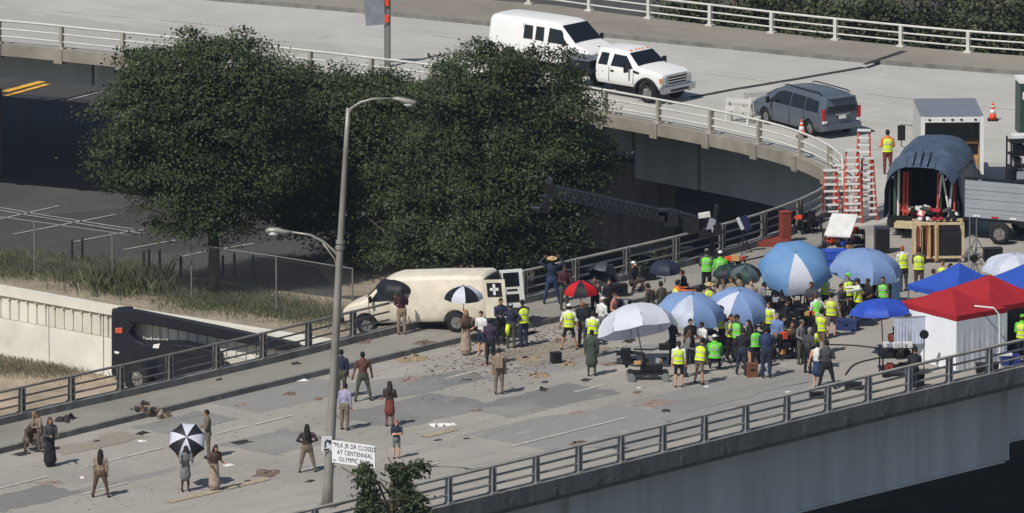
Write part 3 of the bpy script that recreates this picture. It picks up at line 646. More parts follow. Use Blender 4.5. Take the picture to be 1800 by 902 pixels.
class Car:
    def __init__(s, name, label, cat, st, loc, ang, paint, wheels, wr=.37, ww=.25, rot=None):
        s.st = st; s.root = thing(name, label, cat, loc, ang, rot=rot); s.hw = max(q[4] for q in st)
        rings = []
        for (x, zb, zm, zt, wb, wt) in st:
            h = [(.0, zb), (wb*.93, zb), (wb, zb+.18), (wb, zm*.65+zb*.35), (wb*.99, zm), (wt+(wb-wt)*.12, zt-(zt-zm)*.14), (wt*.9, zt-.012), (wt*.5, zt+.015)]
            R_ = [(x, y, z) for y, z in h]; R_ += [(x, 0, zt+.02)]; R_ += [(x, -y, z) for y, z in h[1:][::-1]]
            rings.append(R_)
        mb = MB(); mb.loft(rings); me = mb.mesh('body', paint); recalc(me)
        o = bpy.data.objects.new('body', me); COL.objects.link(o); tmp = []
        for (wx, r) in wheels:
            for sg in (-1, 1):
                c = MB().tube([(wx, sg*(s.hw-.32), wr), (wx, sg*(s.hw+.3), wr)], r, 20); cm = c.mesh('c', M_trim); recalc(cm); co = bpy.data.objects.new('c', cm); COL.objects.link(co); tmp.append(co)
                mo = o.modifiers.new('b', 'BOOLEAN'); mo.operation = 'DIFFERENCE'; mo.object = co; mo.solver = 'EXACT'
        bv = o.modifiers.new('v', 'BEVEL'); bv.width = .035; bv.segments = 2; bv.angle_limit = R(28)
        bpy.context.view_layer.update(); me2 = evalmesh(o); o.modifiers.clear(); o.data = me2; me2.name = 'body'
        if len(me2.materials) == 0: me2.materials.append(paint)
        me2.shade_smooth() if hasattr(me2, 'shade_smooth') else None
        try: me2.set_sharp_from_angle(angle=R(35))
        except Exception: pass
        for c in tmp: bpy.data.objects.remove(c)
        o.parent = s.root; s.body = o
        for (wx, r) in wheels:
            for sg in (-1, 1): wheel(s.root, wx, sg*(s.hw-.15), wr, wr, ww, sg)
        b = MB(); b.box(((st[0][0]+st[-1][0])/2, 0, .38), (st[-1][0]-st[0][0]-1.2, s.hw*1.3, .2)); b.build('underbody', M_trim, s.root)
    def at(s, x):
        st = s.st
        for a, b in zip(st[:-1], st[1:]):
            if a[0] <= x <= b[0]:
                t = (x-a[0])/(b[0]-a[0]); return [p+(q-p)*t for p, q in zip(a, b)]
        return list(st[-1] if x > st[-1][0] else st[0])
    def sy(s, x, z):
        q = s.at(x); _, zb, zm, zt, wb, wt = q
        if z <= zm: return wb
        z2 = zt-(zt-zm)*.14; w2 = wt+(wb-wt)*.12
        return wb*.99+(w2-wb*.99)*min(1, (z-zm)/max(.01, z2-zm))
    def side(s, name, m, poly, sg, out=.012, th=.02):
        """panel laid on the body side; poly is (x, z) corners"""
        bm = bmesh.new(); f = bm.faces.new([bm.verts.new((x, 0, z)) for x, z in poly]); bmesh.ops.triangulate(bm, faces=[f])
        if max(abs(p[0]-q[0]) for p in poly for q in poly) > .2: bmesh.ops.subdivide_edges(bm, edges=bm.edges[:], cuts=5, use_grid_fill=True)
        for v in bm.verts: v.co.y = sg*(s.sy(v.co.x, v.co.z)+out)
        bmesh.ops.recalc_face_normals(bm, faces=bm.faces)
        me = bpy.data.meshes.new(name); bm.to_mesh(me); bm.free(); me.materials.append(m); o = bpy.data.objects.new(name, me); COL.objects.link(o); o.parent = s.root
        md = o.modifiers.new('thickness', 'SOLIDIFY'); md.thickness = th; md.offset = 0; return o
    def sides(s, name, m, poly, **k): return [s.side(name, m, poly, sg, **k) for sg in (-1, 1)]
    def panel(s, name, m, corners, off, th=.02, parent=None):
        c = [Vector(p) for p in corners]; n = (c[1]-c[0]).cross(c[3]-c[0]).normalized(); off = Vector(off)
        if n.dot(off) < 0: n = -n
        vs = [p+n*off.length for p in c]+[p+n*(off.length-th) for p in c]
        mb = MB(); mb.add(vs, [(0, 1, 2, 3), (7, 6, 5, 4)]+[(i, i+4, (i+1) % 4+4, (i+1) % 4) for i in range(4)]); o = mb.build(name, m, parent or s.root); recalc(o.data); return o
    def mirror(s, x, z, m=M_trim, w=.14, h=.24):
        for sg in (-1, 1):
            y = sg*(s.sy(x, z)+.02); mb = MB(); mb.beam((x, y, z), (x+.03, y+sg*.16, z+.05), .04, .04); mb.box((x+.03, y+sg*.22, z+.08), (.09, w, h)); mb.build('mirror', m, s.root)
def seam(c, x, z0, z1, sgs=(-1, 1)):
    for sg in sgs: c.side('door_seam', M_trim, [(x, z0), (x+.026, z0), (x+.026, z1), (x, z1)], sg, out=.004)
VST = [(-2.85, .5, 1.2, 1.98, .95, .80), (-2.72, .42, 1.2, 2.08, 1.0, .84), (-1, .42, 1.2, 2.12, 1.0, .85), (.75, .42, 1.2, 2.12, 1.0, .85), (1.02, .42, 1.2, 2.05, 1.0, .82), (1.85, .42, 1.2, 1.34, 1.0, .84), (2.5, .42, 1.08, 1.16, .97, .82), (2.72, .48, .92, 1.02, .93, .78)]
def big_van(name, label, paint, loc, ang, rot=None, windows=(), seats=0):
    c = Car(name, label, 'van', VST, loc, ang, paint, [(-1.65, .47), (1.85, .47)], .38, .26, rot)
    c.panel('windshield', M_glass, [(1.07, -.76, 2.0), (1.07, .76, 2.0), (1.80, .82, 1.39), (1.80, -.82, 1.39)], (0, 0, .03))
    c.sides('door_window', M_glass, [(.45, 1.28), (1.62, 1.28), (1.12, 1.84), (.5, 1.88)])
    for x0, x1 in windows: c.sides('side_window', M_glass, [(x0, 1.3), (x1, 1.3), (x1-.02, 1.86), (x0+.02, 1.86)])
    for x in (.3, 1.66): seam(c, x, .55, 1.22)
    if windows: seam(c, -.95, .55, 1.9)
    c.sides('door_handle', M_trim, [(.42, 1.06), (.6, 1.06), (.6, 1.11), (.42, 1.11)])
    c.mirror(1.5, 1.3)
    MB().box((2.78, 0, .56), (.12, 1.86, .2)).build('bumper', M_chrome if paint is M_wpaint else M_trim, c.root)
    MB().box((2.70, 0, .84), (.08, 1.1, .24)).build('grille', M_trim, c.root)
    for sg in (-1, 1):
        MB().box((2.69, sg*.72, .86), (.09, .3, .22)).build('headlight', M_head, c.root); MB().box((2.66, sg*.86, .72), (.1, .12, .08)).build('indicator', M_amb, c.root)
    MB().box((-2.9, 0, .55), (.12, 1.8, .14)).build('rear_bumper', M_chrome, c.root)
    return c
# white passenger van on the ramp
def ground_spot(px, py, ang, fx, fy, z=0.):
    """centre so that the local point (fx, fy) stands at the given photograph position"""
    p = at(px, py, z); return p-Vector((fx*math.cos(ang)-fy*math.sin(ang), fx*math.sin(ang)+fy*math.cos(ang), 0))
VA = RAMP_ANG-R(3)
v = big_van('passenger_van', 'white passenger van with dark side windows behind the pickup truck on the ramp', M_wpaint, ground_spot(1036, 139, VA, 2.72, -.95), VA, windows=[(-.25, .22), (-.9, -.4)])
MB().box((2.4, 0, 1.2), (.1, .12, .03)).build('badge', M_trim, v.root)
# white pickup with flat bed
PST = [(-1.05, .62, 1.28, 1.88, .92, .72), (-.95, .58, 1.28, 1.98, .97, .76), (.1, .58, 1.28, 2.0, .98, .77), (.55, .58, 1.28, 1.95, .98, .76), (1.2, .58, 1.28, 1.42, .98, .84), (2.25, .58, 1.22, 1.33, .97, .82), (2.5, .62, 1.1, 1.2, .94, .80)]
pk = Car('pickup_truck', 'white pickup truck with black wheel arches and chrome grille facing right on the ramp', 'pickup truck', PST, ground_spot(1163, 186, VA, 2.55, -.95), VA, M_wpaint, [(1.75, .52)], .42, .3)
pk.panel('windshield', M_glass, [(.6, -.7, 1.9), (.6, .7, 1.9), (1.14, .8, 1.46), (1.14, -.8, 1.46)], (0, 0, .03))
pk.sides('door_window', M_glass, [(-.2, 1.34), (.98, 1.34), (.55, 1.8), (-.1, 1.82)]); pk.sides('rear_window', M_glass, [(-.9, 1.34), (-.4, 1.34), (-.38, 1.82), (-.78, 1.82)])
for x in (-.3, 1.02): seam(pk, x, .7, 1.3)
pk.sides('door_handle', M_trim, [(-.2, 1.1), (-.02, 1.1), (-.02, 1.17), (-.2, 1.17)]); pk.mirror(.8, 1.3, w=.2, h=.36)
pk.sides('fender_vent', M_trim, [(1.02, 1.3), (1.35, 1.24), (1.35, 1.17), (1.05, 1.2)])
for sg in (-1, 1):   # flared black arches
    a = MB(); n = 14; rs = []
    for i in range(n+1):
        t = math.pi*i/n*1.06-.09; c_, s_ = math.cos(t), math.sin(t); rs.append([(1.75+c_*r_, sg*(.97+w_), .42+s_*r_) for r_, w_ in ((.5, -.05), (.52, .14), (.62, .12), (.66, -.02))])
    a.loft(rs); o = a.build('wheel_arch', M_trim, pk.root); recalc(o.data)
    MB().box((2.5, sg*.78, .98), (.1, .26, .3)).build('headlight', M_head, pk.root); MB().box((2.46, sg*.9, 1.0), (.12, .1, .2)).build('indicator', M_amb, pk.root)
    MB().box((2.62, sg*.7, .62), (.1, .16, .1)).build('fog_lamp', M_trim, pk.root)
g = MB(); g.box((2.53, 0, .98), (.1, 1.24, .46)); g.build('grille', M_chrome, pk.root)
for z in (.86, .98, 1.1): MB().box((2.585, 0, z), (.02, 1.1, .06)).build('grille_bar', M_trim, pk.root)
MB().box((2.6, 0, .62), (.22, 1.96, .26)).build('bumper', M_chrome, pk.root); MB().box((2.716, 0, .58), (.02, 1.1, .1)).build('bumper_intake', M_trim, pk.root)
for y in (-.5, -.2, 0, .2, .5): MB().box((.5, y, 1.985), (.1, .08, .04)).build('roof_marker', M_amb, pk.root)
MB().box((-2.3, 0, .9), (2.2, 2.0, .14)).build('flat_bed', M_trim, pk.root); MB().box((-1.35, 0, 1.2), (.08, 1.9, .34)).build('headboard', M_trim, pk.root)
MB().box((-2.6, .55, 1.12), (1.8, .5, .18)).build('tool_box', mat('grey_tool_box', S(120, 124, 130), .5, .3), pk.root)
for sg in (-1, 1): wheel(pk.root, -2.4, sg*.85, .42, .42, .4, sg)
# grey minivan
MST = [(-2.5, .42, 1.0, 1.5, .90, .66), (-2.42, .3, 1.0, 1.66, .97, .72), (-1.8, .26, 1.0, 1.74, .99, .76), (-.5, .26, 1.0, 1.76, .99, .77), (.6, .26, 1.0, 1.7, .99, .76), (1.0, .26, .99, 1.56, .99, .74), (1.75, .26, .95, 1.14, .97, .8), (2.4, .28, .82, .93, .9, .72), (2.56, .34, .7, .8, .8, .6)]
MVA = math.atan2(at(1330, 212).y-at(1443, 243).y, at(1330, 212).x-at(1443, 243).x)
mv = Car('minivan', 'grey minivan parked at the ramp railing with its tailgate towards the ladders', 'minivan', MST, ground_spot(1446, 246, MVA, -2.5, .92), MVA, M_greyp, [(-1.6, .4), (1.5, .4)], .34, .24)
mv.panel('rear_window', M_glass, [(-2.44, -.6, 1.58), (-2.44, .6, 1.58), (-2.52, .74, 1.05), (-2.52, -.74, 1.05)], (-.02, 0, 0))
mv.panel('windshield', M_glass, [(1.03, -.68, 1.52), (1.03, .68, 1.52), (1.7, .76, 1.18), (1.7, -.76, 1.18)], (0, 0, .03))
mv.sides('side_window', M_glass, [(-2.2, 1.06), (-1.3, 1.06), (-1.3, 1.56), (-2.1, 1.5)]); mv.sides('side_window', M_glass, [(-1.22, 1.06), (-.3, 1.06), (-.3, 1.58), (-1.22, 1.56)]); mv.sides('door_window', M_glass, [(-.2, 1.05), (1.2, 1.05), (.75, 1.45), (.3, 1.57), (-.2, 1.58)])
for x in (-1.26, -.25, .95): seam(mv, x, .35, 1.02)
for sg in (-1, 1): MB().box((-2.49, sg*.86, 1.0), (.1, .13, .46)).build('tail_light', M_red, mv.root); MB().box((-2.52, sg*.84, .7), (.12, .18, .1)).build('tail_light', M_white, mv.root)
MB().box((-2.55, 0, .48), (.14, 1.8, .22)).build('bumper', M_greyp, mv.root); MB().box((-2.57, 0, .86), (.03, .34, .14)).build('licence_plate', M_white, mv.root); MB().box((-2.55, 0, .97), (.05, .7, .05)).build('trim_strip', M_chrome, mv.root); MB().box((-2.5, 0, 1.66), (.3, 1.2, .05)).build('spoiler', M_greyp, mv.root)
for sg in (-1, 1): MB().tube([(-2.1, sg*.68, 1.74), (-1.9, sg*.68, 1.8), (.3, sg*.68, 1.8), (.5, sg*.68, 1.75)], .025, 6).build('roof_rail', M_trim, mv.root)
mv.mirror(.95, 1.05)
# cream van hanging through the broken railing
CA = math.atan2(.31, -.95); pit = R(5.5)
from mathutils import Euler
cr = (Matrix.Rotation(CA, 4, 'Z') @ Matrix.Rotation(pit, 4, 'Y')).to_euler()
rc = at(803, 585, ZS)
off = (Matrix.Rotation(CA, 3, 'Z') @ Matrix.Rotation(pit, 3, 'Y')) @ Vector((-1.65, .98, 0))
cv = big_van('cargo_van', 'dirty cream cargo van hanging nose first through the broken railing, rear doors open', M_cream, rc-off, 0, rot=cr)
M_wdoor = mat('white_door_inside', S(214, 214, 208), .5, var=.08)
def vdoor(y, a, outer, inner, cross, sg, lab=None):
    """rear door hinged at a rear corner, drawn along local -x when open"""
    dx, dz = -math.cos(a), 0; L_ = .86
    e = Vector((-math.cos(a), math.sin(a)*sg, 0)); n = Vector((-e.y, e.x, 0)); h = Vector((-2.84, y, 0))
    d = MB(); d.beam(h+Vector((0, 0, 1.22)), h+e*L_+Vector((0, 0, 1.22)), .06, 1.42); o = d.build('rear_door', outer, cv.root)
    for s_ in (1, -1):
        c_ = h+e*L_*.5+n*s_*.04
        MB().beam(c_-e*.29+Vector((0, 0, 1.56)), c_+e*.29+Vector((0, 0, 1.56)), .015, .52).build('door_window', M_glass, o)
        if s_ == inner:
            MB().beam(c_-e*.24+Vector((0, 0, .86)), c_+e*.24+Vector((0, 0, .86)), .02, .3).build('door_pocket', M_trim, o); MB().beam(c_-e*.2+Vector((0, 0, 1.17)), c_+e*.2+Vector((0, 0, 1.17)), .03, .06).build('door_pull', M_trim, o)
        if cross and s_ != inner:
            c2 = c_+n*s_*.012; x = MB(); x.beam(c2-e*.17+Vector((0, 0, 1.58)), c2+e*.17+Vector((0, 0, 1.58)), .006, .1); x.beam(c2+Vector((0, 0, 1.37)), c2+Vector((0, 0, 1.78)), .1, .006, up=n); x.build('cross_mark', M_white, o)
vdoor(.93, R(4), M_cream, 1, True, 1); vdoor(-.93, R(12), M_wdoor, -1, False, -1)
MB().box((-2.86, 0, 1.22), (.05, 1.66, 1.45)).build('painted_load_shade', M_trim, cv.root);  # solid black panel paints the shade of the open load space
for sg in (-1, 1): MB().box((-2.87, sg*.9, .78), (.05, .1, .3)).build('tail_light', M_red, cv.root)

# box truck, seen from behind, with open cargo door
M_alu = mat('aluminium_sheet', S(168, 172, 178), .45, .3, var=.1, scale=.8); M_box = mat('pale_box_side', S(196, 196, 192), .5, var=.08); M_roof = mat('grey_truck_roof', S(128, 132, 140), .5, .2, var=.1)
TA = math.atan2(at(1602, 171, 3.1).y-at(1618, 207, 3.1).y, at(1602, 171, 3.1).x-at(1618, 207, 3.1).x)
bt = thing('box_truck', 'box truck with grey roof and open rear cargo door beside the orange cone', 'box truck', ground_spot(1673, 343, TA, 0, 0), TA)
W2, L2, Z0, Z1 = 1.22, 3.7, .85, 3.1
MB().box((L2/2, 0, Z0), (L2, 2*W2, .12)).build('cargo_floor', M_trim, bt)
for sg in (-1, 1): MB().box((L2/2, sg*(W2-.03), (Z0+Z1)/2), (L2, .06, Z1-Z0)).build('side_wall', M_box, bt)
MB().box((L2/2, 0, Z1+.03), (L2, 2*W2, .06)).build('roof', M_roof, bt); MB().box((L2-.03, 0, (Z0+Z1)/2), (.06, 2*W2, Z1-Z0)).build('front_wall', M_box, bt)
for sg in (-1, 1): MB().box((-.03, sg*(W2-.06), (Z0+Z1)/2), (.08, .16, Z1-Z0+.06)).build('door_frame', M_white, bt)
MB().box((-.03, 0, Z1-.09), (.08, 2*W2-.3, .2)).build('door_header', M_white, bt)
for y in (-.9, -.35, 0, .35, .9): MB().box((-.08, y, Z1-.08), (.03, .1, .06)).build('marker_lamp', M_trim, bt)
MB().box((L2+.9, 0, 1.15), (1.8, 2.0, 1.3)).build('cab', M_wpaint, bt); MB().box((-.3, 0, .7), (.7, 2.2, .08)).build('lift_gate', M_alu, bt)
for x in (.9, L2+1): 
    for sg in (-1, 1): wheel(bt, x, sg*.95, .42, .42, .3, sg)
mm = MB(); mm.tube([(L2+.4, W2, 2.0), (L2+.2, W2+.45, 2.1), (L2+.2, W2+.45, 1.2), (L2+.4, W2, 1.1)], .02, 6); mm.box((L2+.2, W2+.45, 1.75), (.1, .3, .6)); mm.build('mirror', M_trim, bt)
M_wood = mat('raw_plywood', S(188, 146, 92), .8, var=.2, scale=4); M_wood2 = mat('pale_timber', S(196, 176, 140), .8, var=.2, scale=4); M_redwood = mat('red_stained_wood', S(130, 58, 44), .7, var=.2, scale=3)
def worldkid(o, p): pass
def onto(root, x, y, z): return root.matrix_basis @ Vector((x, y, z))
k_ = thing('wooden_cabinet', 'plywood cabinet standing inside the open box truck', 'cabinet', bt.location+Vector((.72*1, .9, Z0+.06)), TA); 
MB().box((0, 0, .55), (.5, .7, 1.1)).build('case', M_wood, k_); MB().box((-.26, 0, .8), (.02, .6, .4)).build('painted_shelf_shade', M_trim, k_); MB().box((-.27, 0, .3), (.02, .6, .3)).build('drawer', M_wood, k_)  # black sheet on the case front paints the shade inside an open shelf
k_ = thing('equipment_case', 'dark equipment case on the tail lift of the box truck', 'case', bt.location+Vector((.5, -.35, .745)), TA)
MB().box((0, 0, .22), (.5, .9, .44)).build('case', M_black, k_); MB().box((0, 0, .47), (.52, .92, .05)).build('lid', M_alu, k_)

# open trailer with corrugated aluminium side
a_ = at(1700, 422); b_ = at(1830, 433); tA = math.atan2(b_.y-a_.y, b_.x-a_.x)
tr = thing('trailer', 'open aluminium sided trailer beside the tarpaulin shelter', 'trailer', a_, tA)
MB().box((2.2, 0, .85), (4.6, .06, .12)).build('frame', M_trim, tr); MB().box((2.2, 1.1, .85), (4.6, 2.1, .08)).build('floor', M_trim, tr)
for i in range(8): MB().box((2.2, -.01+(.02 if i % 2 else 0), 1.0+i*.18), (4.6, .05, .17)).build('side_panel', M_alu, tr)
MB().box((2.2, 0, 2.44), (4.6, .1, .06)).build('top_rail', M_trim, tr)
for i in range(6): MB().box((.4+i*.75, -.05, .98), (.28, .02, .06)).build('reflector', M_red if i % 2 else M_white, tr)
wheel(tr, 1.45, -.25, .42, .42, .3, -1); wheel(tr, 1.45, 2.1, .42, .42, .3, 1)
# traffic cones
def cone(label, px, py):
    c = thing('traffic_cone', label, 'cone', at(px, py), group='orange traffic cones')
    MB().box((0, 0, .03), (.42, .42, .06)).build('base', M_trim, c)
    MB().tube([(0, 0, .06), (0, 0, .3)], [.17, .125], 14).build('cone_body', M_or, c, True); MB().tube([(0, 0, .301), (0, 0, .47)], [.124, .09], 14).build('white_band', M_white, c, True)
    MB().tube([(0, 0, .471), (0, 0, .56)], [.089, .07], 14).build('cone_body', M_or, c, True); MB().tube([(0, 0, .561), (0, 0, .63)], [.069, .056], 14).build('white_band', M_white, c, True); MB().tube([(0, 0, .631), (0, 0, .74)], [.055, .03], 14).build('cone_body', M_or, c, True)
cone('orange and white cone standing alone right of the box truck', 1745, 212); cone('orange and white cone between the ramp railing and the grey minivan', 1409, 242)
# black wheeled rack and portable toilet at the right edge
bk = thing('equipment_rack', 'tall black equipment rack at the right edge behind the trailer', 'rack', at(1797, 345), R(10))
for x in (-.55, .55):
    for y in (-.4, .4): MB().box((x, y, 1.2), (.06, .06, 2.3)).build('upright', M_black, bk)
for i in range(5): MB().box((0, 0, .2+i*.5), (1.1, .8, .05)).build('shelf', M_black, bk)
for i in range(14): MB().box((random.uniform(-.35, .35), random.uniform(-.2, .2), .32+(i % 4)*.5+.08), (random.uniform(.2, .4), .5, .32), (0, 0, random.uniform(-.2, .2))).build('black_bag', M_black if i % 5 else M_alu, bk)
MB().box((0, 0, 2.42), (.9, .6, .1)).build('top_tray', M_white, bk)
pt = thing('portable_toilet', 'dark green portable toilet at the right edge near the ramp', 'portable toilet', at(1812, 232), R(8))
M_pg = mat('dark_green_plastic', S(40, 66, 62), .5); MB().box((0, 0, 1.05), (1.1, 1.1, 2.1)).build('cabin', M_pg, pt); MB().prism([(-.58, -.58), (.58, -.58), (.58, .58), (-.58, .58)], 2.1, 2.25).build('roof', M_white, pt); MB().box((-.1, -.565, 1.0), (.7, .03, 1.8)).build('door', M_pg, pt); MB().box((-.35, -.585, 1.6), (.22, .02, .3)).build('notice', M_white, pt)
# white A-frame barricades by the minivan
M_wb = mat('white_barricade', S(196, 194, 188), .6)
def barricade(label, px, py, a):
    b = thing('barricade', label, 'barricade', at(px, py), a, group='white barricades')
    for x in (-.5, .5):
        for s_ in (-1, 1): MB().beam((x, s_*.28, 0), (x, s_*.03, 1.05), .07, .03).build('leg', M_wb, b)
    for z in (.92, .6): MB().box((0, -.13 if z < .8 else -.06, z), (1.2, .03, .2)).build('board', M_wb, b)
barricade('white folding barricade in front of the minivan, left one', 1300, 216, R(-30)); barricade('white folding barricade touching the front of the minivan', 1330, 205, R(20))

# boom truck below the bridge, in front of the cream wall
M_blk = mat('dark_navy_machine_paint', S(24, 27, 36), .45, var=.12)
gb = at(330, 690, ZG); dirw = wdir.copy(); dirw.z = 0; ca_ = math.atan2(dirw.y, dirw.x)
bo = thing('boom_crane', 'dark navy boom crane parked below the bridge in front of the cream wall', 'crane', gb, ca_)
Yc = gb.y; mi = bo.matrix_basis.inverted() if False else None
inv = (Matrix.Translation(gb) @ Matrix.Rotation(ca_, 4, 'Z')).inverted()
Bq = lambda x, y, o=0.: inv @ (lambda p: p)(atY(x, y, Yc+o+(-(x-330)*.0165)))
def bpoly(name, pts, th, m, o=0., parent=None):
    f = [Bq(x, y, o) for x, y in pts]; n = inv.to_3x3() @ Vector((0, th*.6, 0)); k = len(f)
    mb = MB(); mb.add([p for p in f]+[p+n for p in f], [tuple(range(k)), tuple(range(2*k-1, k-1, -1))]+[(i, i+k, (i+1) % k+k, (i+1) % k) for i in range(k)]); q = mb.build(name, m, parent or bo); recalc(q.data)
    b = q.modifiers.new('b', 'BEVEL'); b.width = .05; return q
bpoly('counterweight', [(196, 547), (232, 545), (240, 566), (225, 590), (232, 610), (226, 665), (196, 660)], 1.4, M_blk)
bpoly('boom', [(222, 546), (240, 545), (380, 573), (528, 604), (528, 618), (492, 617), (385, 595), (267, 572), (226, 567)], .5, M_blk, -.1)
bpoly('boom_extension', [(500, 600), (548, 611), (546, 618), (500, 612)], .3, M_trim, -.3)
bpoly('engine_cover', [(225, 586), (240, 600), (256, 606), (300, 607), (345, 612), (352, 640), (330, 700), (220, 690)], 1.8, M_blk, -.4)
bpoly('cab', [(278, 612), (298, 606), (330, 607), (368, 616), (392, 628), (398, 660), (340, 700), (276, 690)], 1.7, M_blk, -1.0)
bpoly('cab_window', [(286, 612), (326, 612), (326, 624), (286, 626)], .04, M_glass, -1.05); bpoly('cab_window', [(332, 612), (360, 618), (366, 628), (332, 625)], .04, M_glass, -1.05)
bpoly('chassis', [(220, 660), (420, 668), (420, 700), (220, 700)], 2.2, M_trim, -.8)
bpoly('hose_reel', [(270, 606), (281, 604), (279, 613), (268, 612)], .05, M_white, -1.1); bpoly('warning_label', [(202, 577), (215, 576), (215, 586), (203, 586)], .04, mat('orange_red_label', S(205, 88, 62), .6), -.05); bpoly('label', [(201, 617), (210, 619), (208, 623), (201, 621)], .03, M_white, -.05)
for x in (-1.6, 1.2): wheel(bo, x, -1.1, .55, .55, .4, -1); wheel(bo, x, 1.0, .55, .55, .4, 1)
# ---------------- ladders, shelter, carts, canopies ----------------
M_rl = mat('red_fibreglass', S(182, 76, 58), .6, var=.1); M_st = mat('ladder_step', S(222, 220, 214), .35, .1)
def stepladder(label, px, py, h, wb, wt, rz, n, z=0.):
    t = thing('stepladder', label, 'ladder', at(px, py, z), rz, group='red stepladders standing by the ramp railing')
    dp = h*.2
    for s_ in (-1, 1):
        MB().beam((s_*wb/2, -dp, 0), (s_*wt/2, 0, h), .08, .05).build('front_rail', M_rl, t); MB().beam((s_*wb*.46, dp, 0), (s_*wt*.45, .04, h), .05, .04).build('rear_rail', M_rl, t)
    for i in range(n):
        k = (i+1)/(n+1); w_ = wb+(wt-wb)*k; MB().box((0, -dp*(1-k), h*k), (w_, .12, .075), (-.1, 0, 0)).build('step', M_st, t)
        if i % 2: MB().box((0, dp*(1-k)+.02, h*k), (w_*.9, .03, .04)).build('rear_brace', M_st, t)
    MB().box((0, 0, h+.02), (wt+.1, .24, .06)).build('top_cap', M_st, t)
    return t
stepladder('short stepladder with red rails and white steps, leftmost in the cluster', 1459, 392, 2.05, .66, .46, R(4), 7, 0)
stepladder('narrow stepladder squeezed behind the leftmost one', 1478, 376, 1.9, .55, .4, R(-8), 7, 0)
stepladder('red stepladder in the middle of the cluster, second tallest', 1497, 388, 2.75, .72, .46, R(2), 10, 0)
stepladder('tallest red stepladder at the right of the cluster', 1518, 372, 3.2, .7, .42, R(-6), 11, 0)
stepladder('red stepladder leaning behind the tallest one', 1524, 384, 2.35, .6, .42, R(10), 9, 0)
# flat cart under the ladders, white table board and blue bin
M_blue = mat('blue_plastic_bin', S(46, 84, 190), .5)
t = thing('tool_cart', 'cluttered tool cart with a tilted white board on top below the ladders', 'cart', at(1474, 462), R(4))
for x in (-.55, .55):
    for y in (-.4, .5): MB().box((x, y, .6), (.06, .06, 1.1)).build('leg', M_trim, t)
MB().box((0, 0, .35), (1.2, .95, .05)).build('shelf', M_trim, t); MB().box((.1, .1, 1.42), (1.0, 1.5, .05), (R(24), 0, R(-18))).build('board', M_st, t)
for i in range(22): MB().box((random.uniform(-.5, .5), random.uniform(-.4, .4), random.uniform(.7, 1.1)), (random.uniform(.08, .3), .2, random.uniform(.06, .22)), (0, random.uniform(-.5, .5), random.uniform(0, 3))).build('tool', [M_trim, M_wood, M_redwood, M_black, M_or, M_blue][i % 6], t)
t = thing('blue_bin', 'blue plastic bin standing at the foot of the tool cart', 'bin', at(1467, 472), R(5))
MB().box((0, 0, .35), (.78, .5, .66), tap=1.12).build('tub', M_blue, t); MB().box((0, 0, .7), (.92, .6, .04)).build('rim', M_blue, t); MB().box((0, -.29, .4), (.7, .03, .03)).build('rib', M_blue, t)
t = thing('red_cabinet', 'narrow red brown cabinet at the foot of the bridge railing', 'cabinet', at(1380, 427, ZS), R(20))
MB().box((0, 0, .6), (.36, .4, 1.2)).build('case', M_redwood, t); MB().box((0, -.205, .6), (.3, .02, 1.08)).build('door', M_redwood, t); MB().box((0, 0, 1.22), (.4, .44, .04)).build('top', M_redwood, t)
for i, (px, py) in enumerate([(1352, 432), (1364, 430), (1358, 425)]): tag(MB().box((0, 0, .1), (.9, .5, .2-.03*i), (0, 0, .3*i)).build('red_plank', M_redwood), 'red plank lying by the red cabinet, %s' % ['left one', 'right one', 'rear one'][i], 'plank', 'red planks').location = at(px, py, ZS)+Vector((0, 0, .0))
# tarpaulin shelter over a truck bed
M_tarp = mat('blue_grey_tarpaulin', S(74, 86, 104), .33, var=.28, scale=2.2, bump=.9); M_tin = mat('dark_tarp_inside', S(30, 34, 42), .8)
sA = R(76); ts = thing('grip_truck', 'truck bed under a domed blue grey tarpaulin full of red and green stands', 'truck', at(1622, 418), sA-R(90))
def arch(w_, h_, y, k=18, p=.55): 
    o = []
    for i in range(k+1):
        a = math.pi*i/k; c = math.cos(a); s_ = math.sin(a); o.append((-w_/2*math.copysign(abs(c)**p, c), y, h_*(abs(s_)**.8)+(.0)))
    return o
Ys = np.linspace(0, 3.1, 19); rings = []
for i, y in enumerate(Ys):
    wv = 3.1+.06*math.sin(y*7); hv = 2.4+.3*math.sin(min(1, y/2.2)*math.pi/2)+.05*math.sin(y*9)
    rings.append([Vector(p)+Vector((0, 0, .75))+Vector((noise.noise(Vector(p)*1.3)*.09, 0, noise.noise(Vector(p)*1.9+Vector((5, 2, 1)))*.1)) for p in arch(wv, hv, y)])
rout = rings; rin = [[p*1.0+(Vector((0, p.y, 1.5))-p)*.02 for p in r] for r in rings]
mb = MB(); mb.loft(rout, closed=False, caps=False); mb.loft(rin, closed=False, caps=False); o = mb.build('tarpaulin', [M_tarp], ts, True)
hood = []   # gathered peak over the opening
for i, y in enumerate((-.75, -.35, 0.02)):
    r_ = arch(3.0+.12*i, 2.35+.22*i, y); hood.append([Vector(p)+Vector((0, 0, .55)) for p in r_[4:15]])
mb = MB(); mb.loft(hood, closed=False, caps=False); mb.build('tarp_hood', [M_tarp], ts, True)
for i in range(9):
    a = math.pi*(.26+.06*i); mb = MB(); mb.tube([(-1.5*math.cos(a), -.78, .75+2.3*math.sin(a)), (-1.58*math.cos(a)*1.02, 0, .8+2.62*math.sin(a))], .035, 6); mb.build('tarp_fold', M_tarp, ts, True)
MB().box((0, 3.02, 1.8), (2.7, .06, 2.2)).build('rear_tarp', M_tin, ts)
MB().box((0, 1.6, .72), (2.8, 3.1, .14)).build('bed_floor', M_trim, ts)
for x in (-1.35, 1.35):
    MB().box((x, 1.6, 1.7), (.04, 2.9, 1.8)).build('inner_wall', M_tin, ts)
